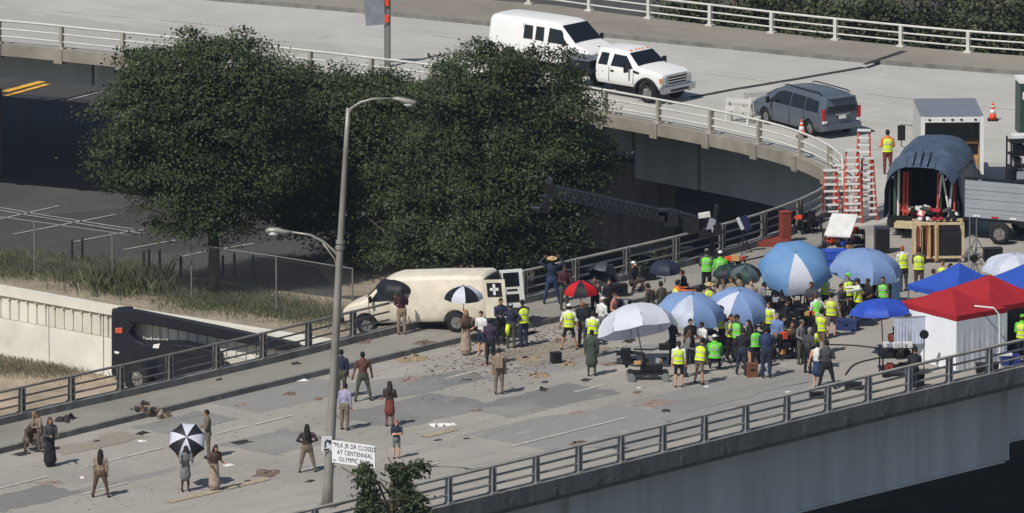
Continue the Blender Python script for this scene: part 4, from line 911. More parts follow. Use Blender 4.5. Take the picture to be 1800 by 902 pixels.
for i, (x, c_, m_) in enumerate([(-1.15, .1, 'g'), (-1.0, .05, 'w'), (-.8, .1, 'r'), (-.68, .15, 'r'), (-.6, .3, 'd'), (.55, .1, 'r'), (.62, .2, 'g'), (.95, .2, 'w'), (1.15, .3, 'r'), (-.3, 1.2, 'd'), (.25, 1.2, 'd')]):
    mt = {'r': M_rl, 'g': mat('green_steel', S(60, 92, 74), .6), 'w': M_st, 'd': M_black}[m_]; MB().tube([(x, .1+c_, .8), (x+(.16 if i == 7 else 0), .15+c_, 2.5)], .055, 8).build('stand_pole', mt, ts)
MB().beam((.7, .2, 2.5), (.98, .25, 1.0), .07, .07).build('stand_pole', M_st, ts); MB().beam((.7, .2, 2.5), (.5, .25, 1.0), .07, .07).build('stand_pole', M_st, ts)
for i in range(26): MB().box((random.uniform(-1.3, 1.3), random.uniform(-.1, .5), .9+random.uniform(0, .2)), (random.uniform(.1, .4), .2, random.uniform(.1, .25)), (random.uniform(-.5, .5), random.uniform(-.5, .5), 0)).build('gear', [M_trim, mat('crimson_fabric', S(150, 30, 48), .8), M_black, M_st, M_rl][i % 5], ts)
MB().box((-.3, -.35, .55), (1.4, .5, .2)).build('step', M_wood2, ts); MB().box((0, 0, .5), (2.8, .1, .3)).build('rear_bumper', M_black, ts)
for x in (-1.1, 1.1): wheel(ts, x, 1.2, .4, .4, .3, 1 if x > 0 else -1)
# lumber cart
t = thing('lumber_cart', 'timber framed cart of upright boards below the tarpaulin shelter', 'cart', at(1650, 462), R(3))
for x in (-.92, -.1, .92):
    for y in (0, .7): MB().box((x, y, .8), (.09, .09, 1.5)).build('post', M_wood2, t)
for z in (.22, 1.52):
    for y in (-.01, .71): MB().box((0, y, z), (1.9, .07, .09)).build('cross_piece', M_wood2, t)
for i in range(11): MB().box((-.8+i*.075, .12+.05*(i % 3), .78), (.065, .45, random.uniform(1.1, 1.42)), (0, random.uniform(-.03, .03), 0)).build('board', [M_redwood, M_wood2, M_wood, M_trim][i % 4], t)
MB().box((.42, .2, .72), (.85, .5, .85)).build('dark_crate', M_black, t)
for x in (-.8, .8):
    for y in (.05, .65): MB().tube([(x-.03, y, .08), (x+.03, y, .08)], .08, 10).build('caster', M_trim, t)
for i, (x, c_) in enumerate([(-.7, 'w'), (-.55, 'b'), (-.42, 'w'), (-.15, 'c'), (.1, 'c'), (.35, 'd'), (.6, 'd')]):
    MB().ball((x, .2, 1.66), (.12, .16, .09), 8).build('rolled_cloth', {'w': M_st, 'b': M_trim, 'c': mat('crimson_fabric', S(150, 30, 48), .8), 'd': M_black}[c_], t)
# tripod light stand
def stand(label, px, py, h, r=.5, head=None, cat='stand', z=0., m=None):
    t = thing('light_stand', label, cat, at(px, py, z)); m = m or M_galv
    for k in range(3):
        a = k*2.09+.4; mb = MB(); mb.tube([(0, 0, .75), (r*math.cos(a), r*math.sin(a), .02)], .022, 6); mb.build('leg', m, t); MB().tube([(0, 0, .35), (r*.55*math.cos(a), r*.55*math.sin(a), .36)], .014, 5).build('brace', m, t)
    MB().tube([(0, 0, .2), (0, 0, h*.6), (0, 0, h)], [.028, .024, .018], 8).build('column', m, t)
    if head == 'lamp': MB().tube([(0, -.12, h), (0, .14, h+.03)], [.16, .09], 12).build('lamp_head', M_trim, t)
    if head == 'flag': MB().box((.3, 0, h), (.7, .02, .5)).build('flag', M_black, t)
    return t
stand('metal tripod stand beside the lumber cart and trailer wheel', 1704, 468, 1.9, .55); stand('tripod stand left of the trailer with a tall column', 1716, 452, 1.6, .45)
stand('black lollipop light on a pole in front of the blue canopy', 1712, 490, .8, .3, 'lamp'); stand('thin stand with twin blue and white panels by the bridge railing', 1306, 445, 1.35, .35, None, z=ZS, m=M_black)
t = thing('bounce_board', 'folded blue and white board on the thin stand by the railing', 'board', at(1306, 445, ZS)+Vector((0, 0, .95)), R(20)); MB().box((-.12, 0, .2), (.14, .05, .5), (0, R(-25), 0)).build('white_leaf', M_white, t); MB().box((.12, 0, .2), (.3, .05, .6), (0, R(-25), 0)).build('blue_leaf', mat('navy_cloth', S(36, 44, 84), .8), t)
t = thing('dark_speaker_box', 'dark grey upright case left of the lumber cart', 'case', at(1550, 444), R(4)); MB().box((0, 0, .5), (.56, .5, 1.0)).build('case', mat('dark_grey_case', S(58, 60, 64), .6), t); MB().box((0, -.26, .5), (.48, .02, .9)).build('front_panel', M_trim, t)

# pop-up canopies
M_cred = mat('red_canopy_cloth', S(166, 34, 42), .7, var=.12, scale=1.2, bump=.7, trans=.15); M_cblue = mat('blue_canopy_cloth', S(44, 82, 176), .7, var=.12, scale=1.2, bump=.7, trans=.15); M_wcl = mat('white_side_cloth', S(226, 228, 232), .8, var=.04, bump=.4, scale=.8)
M_bcl = mat('black_side_cloth', S(24, 25, 30), .9)
def canopy(label, fpx, v1, v2, rise, m, eave=2.05, name='canopy_tent'):
    """fpx: photograph position of the ground below the front corner; v1, v2 plan edges"""
    f = at(*fpx); t = thing(name, label, 'canopy', f); v1 = Vector(v1); v2 = Vector(v2); cs = [Vector((0, 0, 0)), v1, v1+v2, v2]; ctr = (v1+v2)/2
    for c in cs: q = c+(ctr-c).normalized()*.05; MB().box((q.x, q.y, eave/2), (.04, .04, eave), (0, 0, .4)).build('leg', M_galv, t)
    n = 8
    for i in range(4):
        a, b = cs[i], cs[(i+1) % 4]; mb = MB(); vs = []; ks = 6
        for r_ in range(ks+1):
            u = r_/ks
            for j in range(n+1):
                p = a.lerp(b, j/n).lerp(ctr, u*.999); z = eave+rise*(u**1.15)-(.05*math.sin(math.pi*j/n)*(1-u)); z += .02*noise.noise(Vector((p.x*2, p.y*2, i*3)))
                vs.append((p.x, p.y, z))
        fs = [(r_*(n+1)+j, r_*(n+1)+j+1, (r_+1)*(n+1)+j+1, (r_+1)*(n+1)+j) for r_ in range(ks) for j in range(n)]
        mb.add(vs, fs); mb.add([(a.x, a.y, eave), (b.x, b.y, eave), (b.x, b.y, eave-.2), (a.x, a.y, eave-.2)], [(0, 3, 2, 1)]); mb.build('roof_panel', m, t, False)
    return t, cs
def wallcloth(name, t, a, b, z0, z1, m, folds=3.3, amp=.012):
    a = Vector(a); b = Vector(b); d = (b-a); n = Vector((d.y, -d.x, 0)).normalized(); k = 36; r1 = []; 
    vs = []
    for j in range(k+1):
        p = a.lerp(b, j/k)+n*(amp*math.sin(j/k*folds*6.28)+amp*.6*math.sin(j*1.7))
        q = a.lerp(b, j/k); vs += [(q.x, q.y, z1), (p.x, p.y, z0)]
    mb = MB(); mb.add(vs, [(2*j, 2*j+1, 2*j+3, 2*j+2) for j in range(k)]); return mb.build(name, m, t)
e1 = (-2.05, 2.7, 0); e2 = (1.9, 1.55, 0)
# place eave corner under its photograph position
def under(px, py, zt): p = at(px, py, zt); return (px, py+zt*math.cos(PITCH)*FPX/(p-CAMPOS).length)
cn, cs = canopy('red pop-up canopy with white side walls, nearer of the two red ones', under(1681, 556, 2.05), e1, e2, .58, M_cred)
wallcloth('side_wall', cn, cs[0], cs[1], .02, 1.86, M_wcl); wallcloth('side_wall', cn, cs[0]+Vector((.02, 0, 0)), cs[3], .02, 1.86, M_wcl)
cn, cs = canopy('red pop-up canopy with black side walls, farther right of the two red ones', under(1739, 541, 2.05), (-2.05, 2.7, 0), (2.2, 1.7, 0), .78, M_cred)
wallcloth('side_wall', cn, cs[0]+Vector((.1, 0, 0)), cs[3], .02, 1.86, M_bcl, 3, .01); wallcloth('side_wall', cn, cs[1], cs[2], .02, 1.86, M_bcl, 3, .01)
canopy('blue pop-up canopy behind the red ones, left of the two large blue ones', under(1684, 520, 2.05), (-1.8, 2.1, 0), (2.0, 1.6, 0), .85, M_cblue)
canopy('blue pop-up canopy at the right edge behind the red canopies', under(1800, 520, 2.05), (-1.75, 2.4, 0), (2.2, 1.6, 0), .85, M_cblue)
t = thing('backdrop_frame', 'white pipe frame standing in front of the black canopy wall', 'frame', at(1758, 648)); mb = MB(); mb.tube([(0, 0, 0), (-.05, 0, 2.0), (-.25, 0, 2.25), (-.95, .1, 2.3)], .03, 8); mb.build('pipe', M_white, t); MB().box((.15, -.1, .55), (.55, .3, .06)).build('shelf', M_white, t)
t = thing('camp_chair', 'green folding camp chair standing against the black canopy wall', 'chair', at(1757, 632)); M_grn = mat('green_cloth', S(62, 128, 62), .8)
MB().box((0, .2, .75), (.44, .04, .6), (R(-12), 0, 0)).build('backrest', M_grn, t); MB().box((0, 0, .42), (.44, .42, .04)).build('seat', M_grn, t)
for x in (-.22, .22):
    for y in (-.2, .2): MB().tube([(x, y, 0), (-x*.9, y*.9, .45)], .014, 6).build('leg', M_trim, t)

# ---------------- umbrellas ----------------
M_ublue = mat('sky_blue_nylon', S(118, 162, 210), .6, var=.09, scale=1.6, bump=.6, trans=.3); M_ublue2 = mat('soft_blue_nylon', S(140, 168, 214), .6, var=.09, scale=1.6, bump=.6, trans=.3); M_uwhite = mat('white_nylon', S(220, 223, 234), .6, var=.06, scale=1.6, bump=.6, trans=.25)
M_udk = mat('navy_nylon', S(34, 40, 58), .6); M_ublk = mat('black_nylon', S(26, 27, 34), .6); M_ugrey = mat('grey_green_nylon', S(78, 90, 92), .6); M_ured = mat('red_nylon', S(196, 28, 34), .6, trans=.15); M_ugreen = mat('dark_green_nylon', S(34, 62, 56), .6)
M_royal = mat('royal_blue_nylon', S(48, 84, 190), .6, trans=.2); M_pale = mat('pale_grey_nylon', S(196, 204, 220), .6, trans=.2)
def umbrella(label, pos, rad, h, cols, tilt=(0, 0), shaft=1.0, n=8, az0=0., group='umbrellas on the bridge', big=False, flap=None, droop=0.):
    """pos = apex; tilt = (lean towards camera, lean to the right) in degrees"""
    t = thing('umbrella', label, 'umbrella', pos, group=group, rot=(R(tilt[0]), R(tilt[1]), 0)); ks = 5
    for g in range(n):
        a0 = az0+2*math.pi*g/n; a1 = az0+2*math.pi*(g+1)/n; vs = []; J = 4
        for r_ in range(ks+1):
            u = r_/ks; rr = rad*math.sin(u*math.pi/2*.98)**1.0; z = -h*(1-math.cos(u*math.pi/2))*1.0
            for j in range(J+1):
                s_ = j/J; a = a0+(a1-a0)*s_; sc_ = (1-.07*math.sin(math.pi*s_)*u*u); 
                # straight chord between the ribs
                ch = math.cos((a1-a0)/2)/math.cos(a-(a0+a1)/2); k_ = 1+(ch-1)*.8*u
                vs.append((rr*k_*sc_*math.cos(a), rr*k_*sc_*math.sin(a), z-.02*math.sin(math.pi*s_)*u))
        m0 = len(vs); vs += [(x, y, z-.006) for x, y, z in vs]; fs = []
        for r_ in range(ks):
            for j in range(J):
                q = (r_*(J+1)+j, (r_+1)*(J+1)+j, (r_+1)*(J+1)+j+1, r_*(J+1)+j+1)
                fs.append(q)
        o = MB().add(vs[:m0], fs).build('panel', cols[g % len(cols)], t, True)
    mb = MB()
    for g in range(n):
        a = az0+2*math.pi*g/n; mb.tube([(0, 0, -.03)]+[(rad*math.sin(u*math.pi/2)*math.cos(a), rad*math.sin(u*math.pi/2)*math.sin(a), -h*(1-math.cos(u*math.pi/2))-.02) for u in (.35, .7, .97)], .008 if not big else .012, 4, caps=False)
    mb.build('ribs', M_galv if big else M_black, t)
    MB().tube([(0, 0, .07), (0, 0, -shaft)], .014 if not big else .024, 6).build('shaft', M_galv if big else M_black, t)
    if not big: MB().tube([(0, 0, -shaft), (0, 0, -shaft-.09)], .022, 6).build('handle', M_black, t)
    if flap:
        a0, a1, m_, ln = flap; vs = []
        for j in range(7):
            a = a0+(a1-a0)*j/6; x, y = rad*.97*math.cos(a), rad*.97*math.sin(a); vs += [(x, y, -h*.97), (x*1.02+.05*math.sin(j*2), y*1.02, -h-ln*(1-.35*abs(j-3)/3))]
        MB().add(vs, [(2*j, 2*j+1, 2*j+3, 2*j+2) for j in range(6)]).build('hanging_flap', m_, t)
    return t
def apex(px, py, footrow, z=0.): # apex seen at px,py, standing over ground row footrow
    return atY(px, py, at(px, footrow).y)
U = umbrella; B_, W_ = M_ublue, M_uwhite
U('large white crew umbrella left of the blue ones, above the camera cart', apex(1112, 534, 640), 1.5, 1.05, [M_uwhite], (-20, -11), 2.1, 8, .2, big=True)
U('large blue umbrella with a pale panel, right beside the white one', apex(1216, 518, 625), 1.32, .85, [M_ublue2, M_ublue2, M_ublue2, M_ublue2, M_ublue2, M_pale, M_ublue2, M_ublue2], (10, 6), 2.2, 8, .1, big=True)
U('large blue umbrella with a white panel on its left side, third along the front row', apex(1300, 512, 605), 1.2, .85, [M_ublue2, M_ublue2, M_ublue2, M_ublue2, M_ublue2, W_, M_ublue2, M_ublue2], (16, 4), 2.2, 8, -.3, big=True)
U('largest bright blue umbrella with a white triangular panel at its lower right', apex(1398, 444, 565), 1.42, .95, [B_, B_, B_, B_, B_, W_, B_, B_], (31, 0), 2.3, 8, .56, big=True)
U('pale blue umbrella with a hanging flap in front of the truck shelter', apex(1525, 440, 545), 1.42, .9, [M_ublue2], (6, 6), 2.3, 8, .2, big=True, flap=(-.75, -.1, M_ublue, .75))
U('royal blue umbrella with a navy flap in front of the white canopy wall', apex(1548, 526, 628), 1.2, .5, [M_royal], (-2, -3), 2.1, 8, .2, big=True, flap=(-.8, -.15, M_udk, .6))
U('pale grey umbrella at the right edge behind the blue canopy', apex(1783, 448, 560), 1.25, .55, [M_pale, M_uwhite], (4, 0), 2.2, 8, .2, big=True)
U('navy umbrella over the crew at the railing', apex(1169, 458, 556), .62, .42, [M_udk], (6, 0), .75, az0=.3)
U('grey green umbrella with dark panels left of the largest blue umbrella', apex(1313, 466, 550), .62, .42, [M_ugrey, M_ugreen, M_ugrey, M_ublk], (14, 6), .75, az0=.2)
U('dark green umbrella overlapping the grey green one', apex(1276, 466, 545), .55, .36, [M_ugreen, M_ublk], (8, -8), .7)
U('black umbrella peeking out above the largest blue umbrella', apex(1400, 424, 530), .6, .4, [M_ublk], (0, 0), .75)
U('red and black umbrella low in the crowd by the railing', apex(1021, 494, 560), .68, .45, [M_ured, M_ublk], (4, 0), .7, az0=-.4+R(45))
U('black umbrella of the person beside the cream van', apex(700, 488, 583), .85, .42, [M_ublk], (2, 3), .85, az0=.2)
U('black and white umbrella in front of the rear wheel of the cream van', apex(815, 503, 612), .72, .48, [M_ublk, M_uwhite], (2, 0), .85, az0=.1)
U('black and white striped umbrella tilted towards the camera at lower left', apex(328, 768, 862), .68, .42, [M_ublk, M_uwhite], (58, -4), .8, az0=.25)
U('half collapsed black umbrella among the seated crew by the railing', apex(1066, 464, 545), .6, .5, [M_ublk, mat('charcoal_nylon', S(66, 68, 76), .5)], (-30, 20), .6)

# ---------------- camera jib, dolly, monitors ----------------
M_truss = mat('black_truss', S(40, 41, 46), .45, .3); M_lattice = mat('grey_truss_lattice', S(66, 68, 76), .4, .4)
jb = at(1252, 462, ZS); Yj = jb.y
jr = thing('camera_crane', 'long black lattice camera crane reaching out over the railing towards the trees', 'camera crane', jb)
J = lambda x, y, o=0: atY(x, y, Yj+o)-jb
def truss(a, b, w_, h_, name, n):
    a = Vector(a); b = Vector(b); d = (b-a).normalized(); s_ = Vector((0, 1, 0)); u = s_.cross(d)*-1; u.normalize()
    if u.z < 0: u = -u
    mb = MB(); cor = [s_*i*w_/2+u*j*h_/2 for i, j in ((-1, -1), (1, -1), (1, 1), (-1, 1))]
    for c in cor: mb.beam(a+c, b+c, .05, .05)
    mb.build(name, M_truss, jr)
    mb = MB()
    for i in range(n):
        p = a.lerp(b, i/n); q = a.lerp(b, (i+1)/n)
        for k in range(4): mb.beam(p+cor[k], q+cor[(k+1) % 4], .025, .025); mb.beam(p+cor[k], p+cor[(k+1) % 4], .02, .02)
        if i % 3 == 0: mb.box(p.lerp(q, .5), (.1, .1, .1))
    mb.build('lattice', M_lattice, jr)
truss(J(968, 335), J(1172, 380), .32, .4, 'jib_arm', 22); truss(J(1172, 378), J(1256, 402), .4, .5, 'jib_arm', 8)
for (x, y, w_, h_, m_) in ((966, 330, .3, .35, M_black), (960, 350, .3, .3, M_truss), (958, 366, .35, .3, M_black), (945, 366, .4, .08, M_lattice), (972, 345, .1, .5, M_truss), (966, 318, .12, .25, M_lattice)): MB().box(J(x, y), (w_, .35, h_)).build('remote_head' if h_ > .2 else 'lens', m_, jr)
for (x, y, w_, h_, m_) in ((1165, 378, .35, .45, M_truss), (1180, 385, .5, .5, M_truss), (1215, 396, .6, .5, M_black), (1165, 374, .3, .12, M_lattice)): MB().box(J(x, y, -.2), (w_, .5, h_)).build('counterweight', m_, jr)
for (x, y, w_, h_, m_) in ((1250, 395, .26, .5, M_alu), (1238, 378, .45, .16, M_st), (1258, 372, .12, .5, M_truss), (1240, 410, .5, .3, M_black), (1262, 402, .3, .4, M_black)): MB().box(J(x, y, -.35), (w_, .3, h_), (0, random.uniform(-.3, .3), 0)).build('control_box', m_, jr)
MB().tube([J(1252, 462), J(1252, 402)], .09, 10).build('column', M_truss, jr); MB().box((0, 0, .2), (1.0, .8, .18)).build('dolly_base', M_black, jr)
for x in (-.45, .45):
    for y in (-.35, .35): MB().tube([(x, y-.05, .12), (x, y+.05, .12)], .12, 10).build('wheel', M_trim, jr)
dl = thing('camera_dolly', 'black four wheeled camera dolly with a camera on a short arm under the white umbrella', 'camera dolly', at(1138, 668), R(2))
MB().box((0, .1, .26), (1.35, .5, .09)).build('chassis', M_black, dl); MB().box((.15, .1, .42), (.8, .36, .18)).build('battery_case', M_trim, dl)
for x in (-.6, .65):
    for y in (-.32, .5): MB().tube([(x, y-.06, .15), (x, y+.06, .15)], .15, 14).build('wheel', mat('grey_tyre', S(120, 120, 120), .7), dl)
MB().tube([(-.1, .1, .5), (-.15, .1, .95), (-.6, .1, 1.0)], .07, 8).build('arm', M_black, dl); MB().tube([(-.75, .1, .45), (-.75, .1, 1.1)], .06, 8).build('post', M_black, dl)
MB().box((-.78, .1, .98), (.36, .3, .34)).build('camera', M_trim, dl); MB().tube([(-.95, .1, .98), (-1.12, .1, .98)], [.09, .1], 12).build('lens', M_glass, dl); MB().box((-.75, .1, .68), (.3, .28, .2)).build('remote_head', M_black, dl)
MB().tube([(-.5, .1, 1.12), (.2, .1, 1.1), (.7, .15, 1.22)], .035, 6).build('handle_bar', M_black, dl); MB().box((.62, .1, 1.2), (.4, .3, .2)).build('monitor', M_trim, dl)
for i in range(9): MB().box((random.uniform(-.5, .7), random.uniform(-.1, .3), .62+random.uniform(0, .12)), (random.uniform(.1, .25), .15, random.uniform(.06, .16))).build('accessory', [M_trim, M_alu, M_black, M_wood][i % 4], dl)
sc2 = thing('sound_cart', 'cluttered equipment cart under the royal blue umbrella by the near railing', 'cart', at(1578, 660), R(8))
for x in (-.6, .6):
    for y in (-.3, .4): MB().box((x, y, .55), (.05, .05, 1.05)).build('upright', M_trim, sc2)
for z in (.28, .72, 1.05): MB().box((0, .05, z), (1.35, .75, .04)).build('shelf', M_trim, sc2)
for i in range(20): MB().box((random.uniform(-.5, .5), random.uniform(-.25, .25), [.36, .82, 1.15][i % 3]), (random.uniform(.12, .35), .25, random.uniform(.1, .24)), (0, 0, random.uniform(-.3, .3))).build('device', [M_trim, M_black, M_alu, M_redwood, M_trim, M_st][i % 6], sc2)
for x in (-.5, .5): MB().tube([(x, -.36, .14), (x, -.3, .14)], .14, 12).build('wheel', M_trim, sc2)
t = thing('reflector', 'grey white cloth reflector hanging beside the sound cart', 'reflector', at(1600, 640), R(10)); wallcloth('cloth', t, (-.6, 0, 0), (.55, 0, 0), .75, 1.75, M_pale, 1.5, .04); MB().tube([(-.6, 0, 1.75), (.55, 0, 1.75)], .02, 6).build('bar', M_galv, t); MB().tube([(0, .03, 0), (0, .03, 1.75)], .02, 6).build('pole', M_galv, t)
t = thing('flag_disc', 'black oval flag on a stand in front of the white canopy wall', 'flag', at(1624, 652)); MB().tube([(0, -.02, 1.35), (0, .02, 1.35)], [(.17), (.17)], 20).build('disc', M_black, t); MB().tube([(0, .03, 0), (0, .03, 1.3)], .018, 6).build('pole', M_black, t)
# monitors, director chairs, crates, cases under the umbrellas
def chair(label, px, py, rz, m):
    t = thing('folding_chair', label, 'chair', at(px, py), rz, group='folding chairs under the umbrellas')
    MB().box((0, 0, .62), (.46, .4, .03)).build('seat', m, t); MB().box((0, .2, .9), (.48, .02, .2)).build('backrest', m, t)
    for x in (-.24, .24):
        MB().box((x, 0, .8), (.04, .42, .03)).build('armrest', M_trim, t); MB().box((x, .2, .8), (.03, .03, .5)).build('back_post', M_trim, t)
    for y in (-.18, .18):
        for s_ in (-1, 1): MB().beam((-.23*s_, y, 0), (.23*s_, y, .62), .03, .03).build('leg', M_trim, t)
for i, (px, py, rz, lab) in enumerate([(1300, 648, 2.9, 'black folding chair under the third blue umbrella, nearest the camera'), (1272, 640, .5, 'black folding chair beside the person in bright green'), (1330, 640, 3.4, 'black folding chair left of the wooden box'), (1388, 612, 1.2, 'black folding chair in the shade behind the tall man'), (1410, 590, 2.2, 'black folding chair below the largest blue umbrella'), (1350, 590, .3, 'black folding chair deep under the blue umbrellas')]): chair(lab, px, py, rz, M_black)
def case(label, px, py, d, m, rz=0., z=0., name='equipment_case', cat='case', lid=None):
    t = thing(name, label, cat, at(px, py, z), rz); MB().box((0, 0, d[2]*.42), (d[0], d[1], d[2]*.84)).build('box', m, t); MB().box((0, 0, d[2]*.93), (d[0]+.02, d[1]+.02, d[2]*.13)).build('lid', lid or m, t); MB().box((0, -d[1]/2-.02, d[2]*.6), (.16, .03, .04)).build('handle', M_trim, t)
case('brown wooden box on the road beneath the blue umbrellas', 1322, 662, (.4, .35, .5), mat('brown_box', S(112, 72, 46), .8, var=.2), R(6), name='wooden_box', cat='box')
case('white cooler with a black lid behind the wooden box', 1398, 608, (.5, .4, .6), M_st, R(5), name='cooler', cat='cooler', lid=M_black)
case('white plastic tub beside the wooden box', 1340, 656, (.3, .3, .3), M_pale, R(20), name='plastic_tub', cat='tub')
case('dark case standing by the trailer wheel', 1745, 458, (.7, .4, .5), M_trim, R(8)); case('black case on the sidewalk left of the navy umbrella', 1140, 492, (.5, .35, .5), M_black, R(30), ZS); case('black case against the railing beside the camera crane', 1205, 462, (.6, .4, .6), M_trim, R(20), ZS)
case('black case behind the red and black umbrella', 1088, 520, (.6, .4, .45), M_black, R(10), ZS); case('black bag on the road under the navy umbrella', 1122, 545, (.7, .4, .3), M_trim, R(-10)); case('small dark case beside the black bag', 1105, 552, (.4, .3, .25), M_black, R(15))
for i, (px, py, rz, lab) in enumerate([(1378, 545, .5, 'black monitor on a stand under the largest blue umbrella'), (1358, 548, -.3, 'monitor with a white hood left of the largest blue umbrella'), (1418, 555, .9, 'monitor cart with a white reflector beside the yellow vests')]):
    t = thing('monitor_stand', lab, 'monitor', at(px, py+12), rz)
    MB().tube([(0, 0, 0), (0, 0, 1.1)], .03, 6).build('pole', M_black, t); MB().box((0, 0, 1.25), (.5, .12, .36)).build('monitor', M_trim, t); MB().box((0, -.065, 1.25), (.42, .01, .28)).build('screen', M_st if i == 1 else M_glass, t); MB().box((0, 0, .5), (.5, .4, .4)).build('battery_box', M_black, t)
    for k in range(3): a = k*2.1; MB().tube([(0, 0, .3), (.35*math.cos(a), .35*math.sin(a), .02)], .02, 5).build('leg', M_black, t)
case('black table of boxes under the blue umbrellas', 1372, 585, (1.2, .6, .75), M_trim, R(10)); case('dark bag on the road near the green vests', 1490, 580, (.8, .4, .4), mat('blue_bag', S(40, 52, 96), .8), R(-20)); case('dark blue bag between the vests and the royal blue umbrella', 1518, 572, (.6, .4, .5), M_udk, R(10)); case('yellow lidded box under the pale blue umbrella', 1538, 535, (.45, .3, .35), M_wood2, R(12), lid=M_st)
case('blue bag on the road behind the near railing at the right edge', 1775, 640, (.7, .5, .35), mat('blue_duffel', S(40, 56, 120), .8), R(10)); case('black bag beside the near railing post, under the white canopy', 1735, 655, (.8, .4, .35), M_trim, R(4))
case('black bag on the road behind the near railing below the white shirted person', 1500, 684, (.6, .35, .25), M_black, R(-8), name='bag', cat='bag'); case('small black bag at the foot of the near railing', 1437, 700, (.55, .3, .22), M_trim, R(10), name='bag', cat='bag'); case('black bag hanging by the near railing post at the sound cart', 1610, 680, (.6, .4, .5), M_black, R(0), name='bag', cat='bag')
case('black backpack among the debris right of the tan shirted man', 977, 638, (.36, .3, .4), M_black, R(20), name='backpack', cat='backpack')
def gear_pile(label, px, py, n, w_, d_, h_, rz=0., z=0.):
    t = thing('gear_cart', label, 'cart', at(px, py, z), rz)
    for x in (-w_/2, w_/2):
        for y in (-d_/2, d_/2): MB().box((x, y, h_/2), (.05, .05, h_)).build('upright', M_trim, t); MB().tube([(x-.03, y, .07), (x+.03, y, .07)], .07, 10).build('caster', M_trim, t)
    for k in (.2, .55, .95): MB().box((0, 0, h_*k), (w_, d_, .03)).build('shelf', M_trim, t)
    for i in range(n):
        k = (.2, .55, .95)[i % 3]; s_ = random.uniform(.1, .26)
        MB().box((random.uniform(-.45, .45)*w_, random.uniform(-.4, .4)*d_, h_*k+s_/2+.01), (random.uniform(.1, .32), random.uniform(.12, .3), s_), (0, 0, random.uniform(0, 3))).build('device', random.choice([M_trim, M_black, M_black, M_trim, M_alu, M_black, M_or, M_wood]), t)
    for i in range(3): MB().tube(smooth_path([Vector((random.uniform(-.5, .5)*w_, -d_/2, h_*random.random())), Vector((random.uniform(-.5, .5)*w_, -d_/2-.15, h_*.3)), Vector((random.uniform(-.6, .6)*w_, -d_/2-.2, .02))]), .014, 5).build('cable', M_black, t)
gear_pile('black monitor cart directly below the largest blue umbrella', 1385, 566, 16, 1.1, .6, 1.1, .2)
gear_pile('black cart of boxes right of the largest blue umbrella pole', 1420, 596, 16, 1.0, .6, .95, -.3)
gear_pile('black cart behind the second row of blue umbrellas', 1350, 575, 14, .9, .6, 1.0, .5)
gear_pile('low black cart between the man in denim and the white cooler', 1378, 630, 14, .9, .5, .8, .1)
gear_pile('black gear cart behind the straw hatted crew member', 1222, 545, 14, 1.1, .6, .8, -.2)
gear_pile('black gear cart beside the railing post by the navy umbrella', 1092, 560, 14, 1.2, .6, .5, .3)
gear_pile('black gear cart in the shade below the pale blue umbrella', 1518, 548, 14, 1.2, .6, .9, .1)
gear_pile('black cart at the foot of the crane between railing and green vests', 1285, 492, 12, .9, .5, .8, .4, ZS)
gear_pile('black cart behind the seated green vest under the blue umbrellas', 1262, 612, 14, 1.1, .6, 1.0, .1)
gear_pile('black gear cart left of the tool cart at the railing curve', 1420, 418, 14, .9, .5, .8, .6, 0)
gear_pile('dark gear cart behind the tool cart, below the ladders', 1502, 452, 12, .7, .5, 1.0, .1)
# green plants tied to the railing
for i, (px, py) in enumerate([(1108, 437), (1168, 425)]):
    c = at(px, py+28, .9); tt = thing('vine', 'leafy vine wound round the railing behind the navy umbrella, %s' % ['left clump', 'right clump'][i], 'vine'); pts = [np.array([c.x, c.y, .9])+RNG.normal(size=(70, 3))*np.array([.4, .1, .2])]; leafmesh('foliage', np.concatenate(pts), .1, M_weed2, tt)
    MB().tube([(c.x-.5, c.y, .5), (c.x, c.y-.06, 1.1), (c.x+.5, c.y, .8)], .012, 5).build('stem', M_bark, tt)
# cables on the road
M_cab = mat('black_cable', S(30, 30, 32), .6)
for i, pts in enumerate([[(1455, 607), (1500, 608), (1550, 614)], [(1486, 660), (1500, 640), (1545, 630), (1570, 625)], [(1290, 462), (1330, 455), (1365, 445), (1420, 430)]]):
    z = ZS if i == 2 else 0
    tag(MB().tube(smooth_path([at(x, y, z)+Vector((0, 0, .03)) for x, y in pts]), .025, 5).build('cable', M_cab, None, True), ['black cable running to the sound cart', 'curved cable on the road left of the sound cart', 'cable across the sidewalk by the red cabinet'][i], 'cable')

